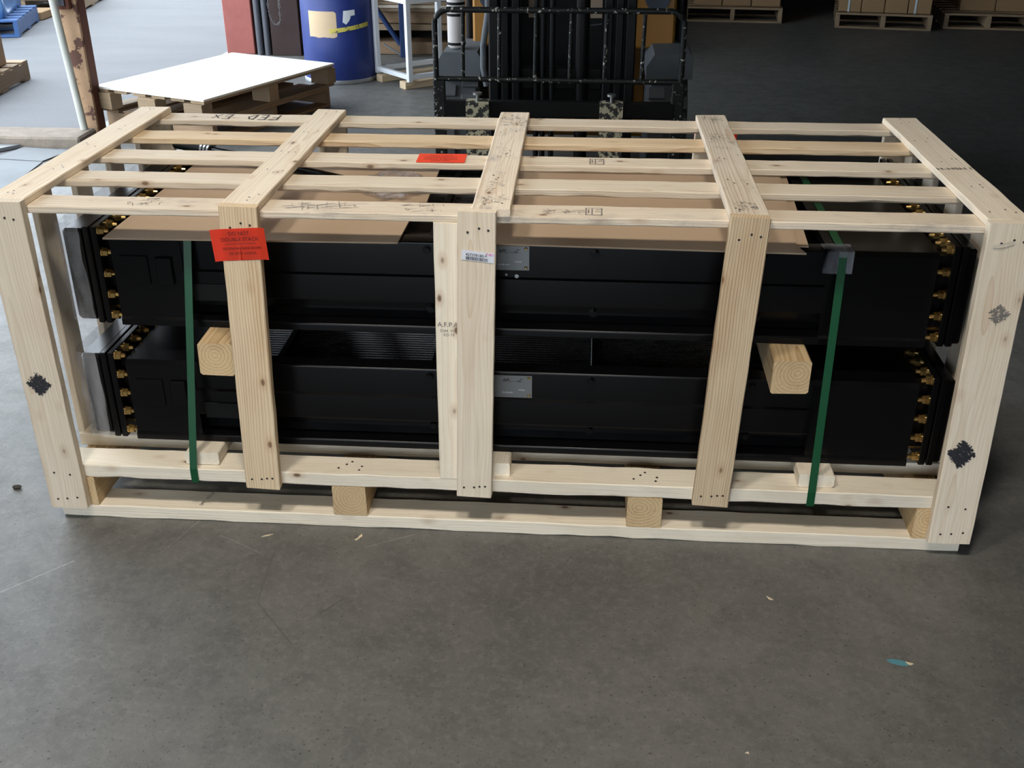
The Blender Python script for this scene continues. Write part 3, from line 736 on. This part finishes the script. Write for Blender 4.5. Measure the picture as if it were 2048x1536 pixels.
for a in (0.866, 1.443):
    f = MB(); f.prism([(fy - 0.016, 0.625), (fy - 0.056, 0.615), (fy - 0.062, 0.10), (fy - 0.085, 0.075), (1.30, 0.060), (1.30, 0.045), (fy - 0.016, 0.030)], 0, a, a + 0.1)
    fo = f.obj('fork', 'worn_fork', fk)
    p = MB(); p.cyl((a + 0.05, fy - 0.035, 0.615), (a + 0.05, fy - 0.035, 0.648), 0.007, 10); p.cyl((a + 0.05, fy - 0.035, 0.646), (a + 0.05, fy - 0.035, 0.655), 0.020, 14)
    p.obj('fork_pin', 'steel', fo, 40)
for a, b_ in ((0.945, 0.990), (1.000, 1.036), (1.048, 1.085), (1.452, 1.492), (1.502, 1.538), (1.548, 1.592)):
    MB().box((a, 2.58, 0.09), (b_, 2.70, 2.15), 0.006).obj('mast_channel', 'mast_black', fk)
for z in (0.66, 1.25, 1.9):
    MB().box((1.085, 2.66, z - 0.05), (1.452, 2.70, z + 0.05), 0.006).obj('mast_tie', 'mast_black', fk)
for x in (1.155, 1.185, 1.225):
    MB().tube([(x, 2.60, 0.2), (x + 0.004, 2.60, 1.2), (x, 2.60, 2.1)], 0.012, 8).obj('lift_chain', 'mast_black', fk, 50)
MB().tube([(1.36, 2.63, 0.15), (1.36, 2.63, 1.7)], 0.03, 14).obj('lift_cylinder', 'black_satin', fk, 50)
MB().tube([(0.925, 2.68, 0.62), (0.912, 2.67, 0.70), (0.914, 2.66, 0.80), (0.925, 2.66, 0.87), (0.938, 2.66, 0.95), (0.935, 2.66, 1.4)], 0.014, 8).obj('hose', 'fender_grey', fk, 60)
# body, cowls, lamps
MB().box((0.70, 3.25, 0.25), (1.84, 4.30, 1.02), 0.05, seg=3).obj('body', 'forklift_yellow', fk, 40)
MB().box((0.82, 3.10, 0.72), (0.985, 3.25, 1.32), 0.01).obj('front_cowl', 'forklift_yellow', fk)
MB().box((1.60, 3.10, 0.72), (1.795, 3.25, 1.32), 0.01).obj('front_cowl', 'forklift_yellow', fk)
MB().box((0.985, 3.14, 0.40), (1.60, 3.25, 1.30), 0.01).obj('dash_panel', 'mast_black', fk)
for a, b_ in ((1.09, 1.145), (1.345, 1.445)):
    MB().box((a, 3.13, 0.855), (b_, 3.1405, 0.945)).obj('dash_sticker', 'dash_tan', fk)
MB().tube([(1.345, 3.132, 0.822), (1.40, 3.128, 0.822), (1.445, 3.132, 0.828)], 0.003, 6).obj('cable', 'conduit_grey', fk)
for x in (0.915, 1.705):
    m_ = MB(); m_.cyl((x, 3.10, 0.955), (x, 3.05, 0.955), 0.062, 24, 0.055); m_.box((x - 0.085, 3.04, 0.955), (x + 0.07, 3.10, 1.06), 0.008)
    m_.obj('headlamp', 'lamp_navy', fk, 40)
for x in (0.80, 1.83):
    MB().tube([(x, 3.2, 0.72), (x, 3.2, 2.1)], 0.025, 10).obj('roof_post', 'mast_black', fk, 50)
MB().box((0.74, 3.15, 2.08), (1.86, 4.2, 2.14), 0.02).obj('overhead_guard', 'mast_black', fk)
MB().box((0.95, 3.65, 1.02), (1.55, 4.15, 1.50), 0.06, seg=3).obj('seat', 'mast_black', fk, 40)
# fenders, tyres
for x0, x1 in ((0.675, 0.885), (1.655, 1.868)):
    ft = MB(); ft.prism([(x0, 0.635), (x0, 0.690), (x0 + 0.035, 0.745), (x1 - 0.015, 0.748), (x1, 0.725), (x1, 0.635)], 1, 2.80, 3.30)
    ft.obj('fender', 'fender_grey', fk)
    cx = (x0 + x1) / 2
    ty = MB(); prof = [(0.20, -0.095), (0.31, -0.095), (0.335, -0.075), (0.340, 0), (0.335, 0.075), (0.31, 0.095), (0.20, 0.095)]
    ty.lathe(prof, 44)
    tr = ty.obj('tyre', 'tyre_rubber', fk, 35, Matrix.Translation((cx, 3.08, 0.341)) @ Matrix.Rotation(PI / 2, 4, 'Y'))
    lug = MB()
    for k in range(22):
        for s in (-1, 1):
            a = 2 * PI * (k + (0.5 if s > 0 else 0)) / 22
            lug.box((0.330, -0.030, 0.012), (0.352, 0.030, 0.092), 0.004, Matrix.Rotation(a, 4, 'Z') @ Matrix.Diagonal((1, 1, s, 1)))
    lg = lug.obj('tread_lugs', 'tyre_rubber', tr, None, WM[tr]); lg['kind'] = 'stuff'
    MB().cyl((0, 0, -0.06), (0, 0, 0.06), 0.2, 24).obj('wheel_hub', 'forklift_yellow', tr, 40, WM[tr])
cy = MB(); cy.lathe([(0.032, 0.750), (0.040, 0.757), (0.042, 0.765), (0.042, 1.10), (0.030, 1.13)], 24, (0.764, 2.90))
cyl_o = cy.obj('white_canister', 'cylinder_white', fk, 40)
for z in (0.765, 0.895, 0.945): MB().lathe([(0.0435, z), (0.0435, z + 0.012)], 24, (0.764, 2.90)).obj('band', 'mast_black', cyl_o, 40)

# ------------------------------------------------------------------ pallets
def pallet(name, label, cx, cy, lx, ly, rz, mat, group=None, hgt=0.14, nb=6, stringer_axis='y', blocks=False, z0=0.0):
    """deck boards along local X over three stringers along local Y"""
    t = thing(name, label, 'pallet', (cx, cy, z0), group, rz)
    B = WM[t]
    def bd(nm, a, b_, wdir, W, T):
        p0, p1 = B @ Vector(a), B @ Vector(b_)
        board(nm, t, p0, p1, B.to_3x3() @ Vector(wdir), W, T, mat, seg=4)
    dt = 0.018; sh = hgt - 2 * dt
    wb = ly / nb * 0.72
    for k in range(nb):
        y = -ly / 2 + wb / 2 + k * (ly - wb) / (nb - 1)
        bd('deck_board', (-lx / 2, y, hgt - dt / 2), (lx / 2, y, hgt - dt / 2), (0, 1, 0), wb, dt)
    for y in (-ly / 2 + wb / 2, 0, ly / 2 - wb / 2):
        bd('base_board', (-lx / 2, y, dt / 2), (lx / 2, y, dt / 2), (0, 1, 0), wb, dt)
    for x in (-lx / 2 + 0.02, 0, lx / 2 - 0.02):
        if blocks:
            for y in (-ly / 2 + 0.07, 0, ly / 2 - 0.07): bd('block', (x, y - 0.07, dt + sh / 2), (x, y + 0.07, dt + sh / 2), (1, 0, 0), 0.09, sh)
        else:
            bd('stringer', (x, -ly / 2, dt + sh / 2), (x, ly / 2, dt + sh / 2), (1, 0, 0), 0.04, sh)
    return t
# dim pallets at the back of the hall
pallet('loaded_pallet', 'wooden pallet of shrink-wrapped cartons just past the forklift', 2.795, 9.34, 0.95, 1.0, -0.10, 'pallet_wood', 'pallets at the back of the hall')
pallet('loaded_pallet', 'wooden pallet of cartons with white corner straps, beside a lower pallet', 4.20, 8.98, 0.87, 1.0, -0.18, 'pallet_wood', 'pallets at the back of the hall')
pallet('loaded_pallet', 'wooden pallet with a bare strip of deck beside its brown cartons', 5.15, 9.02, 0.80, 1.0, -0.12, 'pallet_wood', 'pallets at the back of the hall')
def carton(label, cx, cy, z, lx, ly, lz, rz, mat='carton_brown', group=None, tape=True):
    t = thing('carton', label, 'box', (cx, cy, z), group, rz)
    B = WM[t]
    MB().box((-lx / 2, -ly / 2, 0), (lx / 2, ly / 2, lz), 0.006).obj('box_body', mat, t, None, B)
    if tape: MB().box((-0.025, -ly / 2 - 0.0008, lz * 0.78), (0.025, -ly / 2, lz), 0).obj('tape', 'kraft_label', t, None, B)
    return t
def row(base, cx, cy, rz, widths, ly, lz, z, labels, group):
    tot = sum(widths); x = -tot / 2
    for w_, lb in zip(widths, labels):
        p = Vector((x + w_ / 2, 0, 0)); p.rotate(Matrix.Rotation(rz, 3, 'Z'))
        carton(lb, cx + p.x, cy + p.y, z, w_ - 0.006, ly, lz, rz, group=group)
        x += w_
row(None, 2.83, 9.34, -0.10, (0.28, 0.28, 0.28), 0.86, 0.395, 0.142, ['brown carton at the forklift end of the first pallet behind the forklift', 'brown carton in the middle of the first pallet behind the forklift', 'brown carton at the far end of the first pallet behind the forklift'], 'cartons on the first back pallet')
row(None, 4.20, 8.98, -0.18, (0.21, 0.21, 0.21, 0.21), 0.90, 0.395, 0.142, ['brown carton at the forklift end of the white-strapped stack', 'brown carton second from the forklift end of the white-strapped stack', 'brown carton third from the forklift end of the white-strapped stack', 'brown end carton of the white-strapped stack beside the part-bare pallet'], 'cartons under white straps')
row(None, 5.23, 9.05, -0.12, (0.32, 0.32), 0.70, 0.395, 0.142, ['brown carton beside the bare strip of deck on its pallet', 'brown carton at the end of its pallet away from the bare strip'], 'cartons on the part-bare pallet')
wr = MB()
for s in (-1, 1):
    p = []
    for z in (0.13, 0.5, 0.94): p.append(Vector((4.20, 8.98, z)) + Matrix.Rotation(-0.18, 3, 'Z') @ Vector((s * 0.30 - 0.02, -0.4545, 0)))
    wr2 = MB(); wr2.box((s * 0.30 - 0.035, -0.4565, 0.0), (s * 0.30 - 0.018, -0.4528, 0.397)); o = wr2.obj('corner_strap', 'wrap_pale', None, None, Matrix.Translation((4.20, 8.98, 0.142)) @ Matrix.Rotation(-0.18, 4, 'Z'))
    tag(o, ('pale strap up the cartons at the forklift end of the stack', 'pale strap up the cartons at the end beside the part-bare pallet')[s > 0], 'strap', 'pale straps on the cartons')
# bare pallet topped with plywood, standing on another pallet beside the doorway
cxp, cyp, rzp = -0.998, 4.62, math.atan2(4.949 - 3.772, -0.379 + 0.888)
pallet('bottom_pallet', 'brown wooden pallet on the floor under the plywood-topped one', cxp, cyp, 1.16, 0.86, rzp, 'dark_timber', hgt=0.125)
tp = pallet('plywood_pallet', 'bleached plywood-topped pallet with laminated blocks beside the blue drum', cxp, cyp, 1.26, 0.87, rzp, 'pallet_wood', hgt=0.135, blocks=True, z0=0.127)
MB().box((-0.64, -0.443, 0.1355), (0.64, 0.443, 0.1475), 0.001).obj('plywood_top', 'bleached_plywood', tp, None, WM[tp])
# ------------------------------------------------------------------ blue drum
dc = (-0.5, 5.93)
dr = thing('fibre_drum', 'dark blue fibre drum with tan label and yellow tape', 'drum', (dc[0], dc[1], 0))
MB().lathe([(0.262, 0.0), (0.270, 0.004), (0.270, 0.86), (0.262, 0.88)], 56, dc).obj('drum_wall', 'drum_blue', dr, 40)
MB().lathe([(0.270, 0.0), (0.2765, 0.003), (0.2775, 0.022), (0.2715, 0.030)], 56, dc).obj('base_rim', 'rim_steel', dr, 40)
def cyl_patch(name, mat, r, outline, parent):
    """outline: list of columns (angle_deg, z_low, z_high)"""
    mb = MB(); prev = None
    for a, zl, zh in outline:
        ca, sa = math.cos(math.radians(a)), math.sin(math.radians(a))
        cur = [mb.bm.verts.new((dc[0] + rr * ca, dc[1] + rr * sa, z)) for rr, z in ((r, zl), (r, zh), (r + 0.0012, zh), (r + 0.0012, zl))]
        if prev:
            for k in range(4): mb.bm.faces.new((prev[k], prev[(k + 1) % 4], cur[(k + 1) % 4], cur[k]))
        else: mb.bm.faces.new(cur)
        prev = cur
    mb.bm.faces.new(prev[::-1])
    return mb.obj(name, mat, parent)
lab = [(-127 + k * 4, 0.337 + random.uniform(-0.004, 0.002), 0.517) for k in range(12)] + [(-79.5, 0.345, 0.505)]
cyl_patch('label', 'kraft_label', 0.2705, lab, dr)
cyl_patch('arrow_sticker', 'frame_white', 0.2705, [(-70, 0.440, 0.442), (-68, 0.436, 0.520), (-65, 0.424, 0.520), (-60, 0.448, 0.521), (-57.5, 0.468, 0.522), (-57, 0.482, 0.522), (-50, 0.486, 0.524)], dr)
cyl_patch('tape_band', 'tape_yellow', 0.2722, [(-91 + k * 6, 0.364 + 0.00055 * k * 6, 0.394 + 0.00055 * k * 6) for k in range(12)], dr)
# ------------------------------------------------------------------ white stand
wf = thing('white_stand', 'open white steel frame stand on wooden skids beside the blue drum', 'stand', (0.15, 5.88, 0.05))
cn = [Vector((0.088, 5.538, 0)), Vector((0.506, 5.878, 0)), Vector((0.229, 6.259, 0)), Vector((-0.205, 5.871, 0))]
cn = [cn[0], cn[1], cn[0] + (cn[1] - cn[0]) + (cn[3] - cn[0]), cn[3]]
def bar(name, a, b_, s, mat, parent):
    a, b_ = Vector(a), Vector(b_); d = b_ - a; l = d.length
    q = d.to_track_quat('Z', 'Y').to_matrix().to_4x4()
    if abs(d.z) > 0.9 * l:
        ang = math.atan2(cn[1].y - cn[0].y, cn[1].x - cn[0].x); q = Matrix.Rotation(ang, 4, 'Z')
    return MB().box((-s / 2, -s / 2, 0), (s / 2, s / 2, l), 0.002).obj(name, mat, parent, None, Matrix.Translation(a) @ q)
for i in range(4):
    a, b_ = cn[i], cn[(i + 1) % 4]
    bar('upright', (a.x, a.y, 0.052), (a.x, a.y, 0.62), 0.036, 'frame_white', wf)
    bar('lower_bar', (a.x, a.y, 0.085), (b_.x, b_.y, 0.085), 0.034, 'frame_white', wf)
    bar('top_bar', (a.x, a.y, 0.605), (b_.x, b_.y, 0.605), 0.034, 'frame_white', wf)
for k, f_ in enumerate((0.12, 0.86)):
    a = cn[0].lerp(cn[3], f_); b_ = cn[1].lerp(cn[2], f_); d = (b_ - a).normalized()
    o = board('wood_skid', None, (a.x - d.x * 0.03, a.y - d.y * 0.03, 0.025), (b_.x, b_.y, 0.025), (cn[3].x - cn[0].x, cn[3].y - cn[0].y, 0), 0.085, 0.05, 'grainy_pine', seg=4)
    tag(o, ('wooden skid under the white stand, at the end away from the drum', 'wooden skid under the white stand, at the drum end')[k], 'wood block', 'skids of the white stand')
# ------------------------------------------------------------------ lumber and blue rack behind the stand
lum = [(-0.75, 1.35, 0.055, 0.11, 0.10, 'dark_timber'), (-0.8, 1.3, 0.225, 0.02, 0.045, 'pallet_wood'), (-0.8, 1.45, 0.300, 0.11, 0.09, 'dark_timber'), (-0.7, 0.9, 0.362, 0.01, 0.026, 'pallet_wood'), (-0.75, 0.62, 0.390, 0.0, 0.024, 'weathered_pine'), (-0.72, 0.6, 0.417, 0.01, 0.024, 'pallet_wood'), (-0.7, 1.4, 0.475, 0.02, 0.085, 'dark_timber'), (-0.7, 1.4, 0.57, 0.02, 0.09, 'pallet_wood')]
lt = ['squared timber lying on the floor below the lumber pile', 'thin grey plank under the thick timbers of the lumber pile', 'thick brown timber in the middle of the lumber pile', 'lowest of three thin planks between the thick timbers', 'pale middle one of three thin planks between timbers', 'topmost of three thin planks between the thick timbers', 'thick brown timber on top of the thin planks', 'uppermost timber of the lumber pile behind the white stand']
for i, (x0, x1, z, dy, T, mt) in enumerate(lum):
    tag(board('lumber', None, (x0, 6.98 + dy * 0.3, z), (x1, 7.00 + dy * 0.3, z), (0, 1, 0), 0.24, T, mt, seg=5), lt[i], 'lumber', 'lumber pile behind the white stand')
for x, wh in ((-0.55, 'at the drum end'), (0.35, 'in the middle'), (1.15, 'at the forklift end')):
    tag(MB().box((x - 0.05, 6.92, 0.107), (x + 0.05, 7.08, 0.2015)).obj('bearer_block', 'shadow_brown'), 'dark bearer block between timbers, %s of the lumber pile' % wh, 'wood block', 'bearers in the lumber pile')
rk = thing('rack_frame', 'blue steel rack upright with slanting brace behind the white stand', 'rack', (-0.16, 6.80, 0))
MB().box((-0.19, 6.77, 0), (-0.13, 6.82, 1.6), 0.004).obj('upright', 'rack_blue', rk)
MB().tube([(-0.52, 6.80, 0.60), (-0.19, 6.80, 0.10)], 0.022, 8).obj('brace', 'rack_blue', rk, 50)
MB().tube([(-0.33, 6.79, 0.105), (-0.19, 6.79, 0.02)], 0.008, 8).obj('tie', 'rim_steel', rk, 50)
# ------------------------------------------------------------------ doorway: red jamb, conduits, chain, panel, rusted post
tag(MB().box((-1.68, 6.85, 0), (-1.44, 6.98, 4.59), 0.006).obj('door_1', 'red_paint'), kind='structure')
for i, x in enumerate((-1.385, -1.320)):
    tag(MB().cyl((x, 6.83, 0), (x, 6.83, 3.6), 0.027, 18).obj('conduit', 'conduit_grey', None, 40), ('grey steel conduit right beside the red door jamb', 'grey steel conduit between its twin and the brown panel')[i], 'pipe', 'conduits beside the red jamb')
tag(MB().box((-1.44, 6.90, 0), (1.8, 7.30, 0.002)).box((-1.44, 7.20, 0.0), (-0.6, 7.24, 4.6)).obj('wall_and_floor_shade', 'shadow_brown'), kind='structure')  # upright wall, plus a thin dark sheet painting shade on the floor
tag(MB().box((-1.275, 6.80, 0), (-1.03, 6.84, 2.4), 0.004).obj('brown_panel', 'brown_panel'), 'dark red-brown panel standing behind the hanging chain', 'panel')
ch = thing('hanging_chain', 'thin grey chain hanging in a loop before the brown panel', 'chain', (-1.19, 6.72, 0.24))
def chain_pts():
    p = [(-1.158, 6.72, 1.2 - k * 0.03) for k in range(26)]
    z = p[-1][2]
    p += [(-1.16, 6.72, z - 0.03 - k * 0.03) for k in range(5)]
    z = p[-1][2]
    p += [(-1.170, 6.72, z - 0.024), (-1.188, 6.72, z - 0.038), (-1.210, 6.72, z - 0.034), (-1.228, 6.72, z - 0.014), (-1.240, 6.72, z + 0.014), (-1.248, 6.72, z + 0.044)]
    z = p[-1][2]
    p += [(-1.252, 6.72, z + 0.03 + k * 0.03) for k in range(30)]
    return p
LINK = MB().tube([(0.0065 * math.cos(a), 0, 0.0175 * math.sin(a)) for a in [k * PI / 5 for k in range(11)]], 0.0024, 5).mesh('link', 60)
cp = chain_pts()
for i, (a, b_) in enumerate(zip(cp, cp[1:])):
    a, b_ = Vector(a), Vector(b_)
    q = (b_ - a).to_track_quat('Z', 'Y').to_matrix().to_4x4() @ Matrix.Rotation(PI / 2 * (i % 2), 4, 'Z')
    mesh_obj('chain_link', LINK, 'chain_grey', ch, Matrix.Translation((a + b_) / 2) @ q)
rp = thing('rusted_post', 'rusted steel post with flaking orange paint beside the doorway', 'post', (-1.70, 4.16, 0))
MB().box((-1.722, 4.08, 0), (-1.615, 4.105, 2.995), 0.003).obj('flange', 'rusty_orange', rp)
MB().box((-1.632, 4.105, 0), (-1.615, 4.20, 2.995), 0.002).obj('web', 'rust_brown', rp)
MB().box((-1.73, 4.04, 0.745), (-1.64, 4.082, 0.86), 0.002).obj('bracket', 'rust_brown', rp)
MB().box((-1.70, 4.025, 0.765), (-1.66, 4.041, 0.85), 0.002).obj('bracket_plate', 'conduit_grey', rp)
MB().box((-1.73, 4.065, 0.0), (-1.612, 4.20, 0.012), 0.002).obj('base_plate', 'rust_brown', rp)
tag(MB().cyl((-1.655, 3.985, 0.061), (-1.748, 3.985, 1.45), 0.022, 16).obj('drain_pipe', 'pipe_cream', None, 40), 'slim stained cream pipe rising beside the rusted post', 'pipe')
# steel plates on the ground
def plate(label, pts, z, t, mat='plate_steel'):
    return tag(MB().prism(pts, 2, z, z + t).obj('steel_plate', mat), label, 'steel plate', 'steel plates by the kerb')
paint('plate_bright', (0.17, 0.18, 0.188), 0.7, 0.1, 0.3, scale=4)
plate('pale grey steel plate on the ground against the tan kerb', [(-1.93, 3.75), (-1.62, 3.70), (-1.68, 3.46), (-1.99, 3.50)], 0.0005, 0.008, 'plate_bright')
plate('large pale grey steel plate at the edge of the floor', [(-2.02, 3.49), (-1.675, 3.45), (-1.60, 2.75), (-2.3, 2.60), (-2.6, 3.40)], 0.0005, 0.006, 'plate_bright')
plate('dark-edged narrow plate tilted against the kerb', [(-1.955, 3.76), (-2.16, 3.52), (-2.28, 3.55), (-2.1, 3.77)], 0.0005, 0.02)
# ------------------------------------------------------------------ loads out in the yard
pallet('yard_pallet', 'tan wooden pallet under a single brown carton in the yard', -3.31, 5.22, 1.0, 0.95, 0.10, 'pallet_wood')
carton('brown carton alone on the tan pallet in the yard', -3.36, 5.12, 0.142, 0.96, 0.78, 0.26, 0.10, 'carton_brown')
pallet('blue_pallet', 'blue pallet under a blue-wrapped load in the yard', -4.52, 7.90, 1.1, 1.0, 0.28, 'pallet_wood', hgt=0.15)
for o in list(bpy.data.objects):
    if o.parent and o.parent.name.startswith('blue_pallet'):
        o.data.materials.clear(); o.data.materials.append(MATS['pallet_blue'])
def lump(name, label, cat, cx, cy, z, lx, ly, lz, rz, mat, amp=0.06, seed=0):
    bm = bmesh.new(); bmesh.ops.create_cube(bm, size=1)
    bmesh.ops.subdivide_edges(bm, edges=list(bm.edges), cuts=9, use_grid_fill=True)
    for v in bm.verts:
        c = Vector(v.co); c = Vector((c.x * lx, c.y * ly, (c.z + 0.5) * lz))
        if v.co.z > -0.45:
            n = mnoise.noise_vector((c + Vector((seed * 3.1, 0, 0))) * 4.5) * amp
            c += Vector((n.x * 0.6, n.y * 0.6, n.z))
            sq = 1 - 0.18 * max(0, v.co.z + 0.1); c.x *= sq; c.y *= sq
        v.co = Vector((c.x, c.y, max(0, c.z)))
    me = bpy.data.meshes.new(name); bm.to_mesh(me); bm.free()
    for p in me.polygons: p.use_smooth = True
    return tag(mesh_obj(name, me, mat, None, Matrix.Translation((cx, cy, z)) @ Matrix.Rotation(rz, 4, 'Z')), label, cat)
lump('wrapped_load', 'rumpled blue plastic-wrapped load on the blue pallet', 'load', -4.60, 7.90, 0.152, 0.98, 0.85, 0.62, 0.28, 'wrap_blue', 0.07, 1)
pallet('yard_pallet', 'wooden pallet under a pale film-wrapped load, behind the blue pallet', -4.62, 9.55, 1.15, 1.05, 0.18, 'pallet_wood')
lump('wrapped_load', 'pale film-wrapped load on the pallet behind the blue one', 'load', -4.68, 9.55, 0.142, 1.05, 0.95, 0.7, 0.18, 'wrap_pale', 0.08, 2)
carton('flat brown carton on the ground beside the pale wrapped load', -4.50, 8.72, 0.0, 0.75, 0.34, 0.075, 0.05, 'carton_brown')
# ------------------------------------------------------------------ litter on the floor
def bit(name, label, pts, mat, t=0.002, z=0.0003, group=None, cat='scrap'):
    return tag(MB().prism(pts, 2, z, z + t).obj(name, mat), label, cat, group)
sc = thing('bark_scrap', 'pointed teal-and-white scrap on the bare floor before the crate', 'scrap', (2.137, -0.405, 0))
MB().prism([(2.108, -0.400), (2.120, -0.396), (2.140, -0.399), (2.152, -0.406), (2.150, -0.416), (2.135, -0.415), (2.118, -0.409)], 2, 0.0004, 0.0025).obj('leaf_body', 'scrap_teal', sc)
MB().prism([(2.148, -0.403), (2.165, -0.409), (2.158, -0.413), (2.150, -0.410)], 2, 0.0006, 0.003).obj('leaf_tip', 'scrap_wood', sc)
bit('wood_splinter', 'long pale splinter on the floor before the crate', [(0.582, -0.033), (0.600, -0.027), (0.610, -0.019), (0.592, -0.026)], 'scrap_wood')
bit('wood_splinter', 'forked pale splinter on the floor close to the crate', [(0.829, -0.030), (0.836, -0.022), (0.838, -0.012), (0.843, -0.003), (0.847, -0.012), (0.842, -0.020), (0.836, -0.030)], 'scrap_wood')
bit('wood_chip', 'small triangular pale chip on the open floor', [(1.872, -0.190), (1.886, -0.203), (1.876, -0.201)], 'scrap_wood')
bit('wood_chip', 'tiny grey chip on the floor well before the crate', [(1.761, -0.698), (1.768, -0.695), (1.769, -0.700)], 'scrap_wood')
mb = MB(); 
bmx = bmesh.new(); bmesh.ops.create_icosphere(bmx, subdivisions=2, radius=1)
for v in bmx.verts:
    v.co *= 1 + 0.4 * mnoise.noise(v.co * 2.5); v.co = Vector((-0.175 + v.co.x * 0.013, 0.15 + v.co.y * 0.009, 0.0055 + max(-0.9, v.co.z) * 0.006))
me = bpy.data.meshes.new('pebble'); bmx.to_mesh(me); bmx.free()
tag(mesh_obj('dirt_clod', me, 'dark_bit'), 'small dark clod of dirt on the floor by the crate corner', 'dirt')

# ------------------------------------------------------------------ made-up housings for the added fill spots, out of view
for i, (x, y, z) in enumerate(FILL_SPOTS):
    t = thing('fill_spot_housing', ('added bell-shaped housing of a fill spot over the stickered end of the crate', 'added bell-shaped housing of a fill spot over the strapped end of the crate')[i], 'lamp', (x, y, z), 'added fill spot housings')
    mb = MB(); bm = mb.bm; rings = []
    for r, zz in ((0.27, z - 0.02), (0.25, z + 0.05), (0.17, z + 0.16), (0.08, z + 0.24)):
        rings.append([bm.verts.new((x + r * math.cos(k * PI / 12), y + r * math.sin(k * PI / 12), zz)) for k in range(24)])
    for a, b_ in zip(rings, rings[1:]):
        for k in range(24): bm.faces.new((a[k], a[(k + 1) % 24], b_[(k + 1) % 24], b_[k]))
    mb.obj('reflector', 'rim_steel', t, 40)
    MB().cyl((x, y, z + 0.235), (x, y, z + 0.34), 0.08, 20).obj('ballast', 'fender_grey', t, 40)
    MB().cyl((x, y, z + 0.34), (x, y, 4.6), 0.012, 10).obj('hanger', 'rim_steel', t, 40)
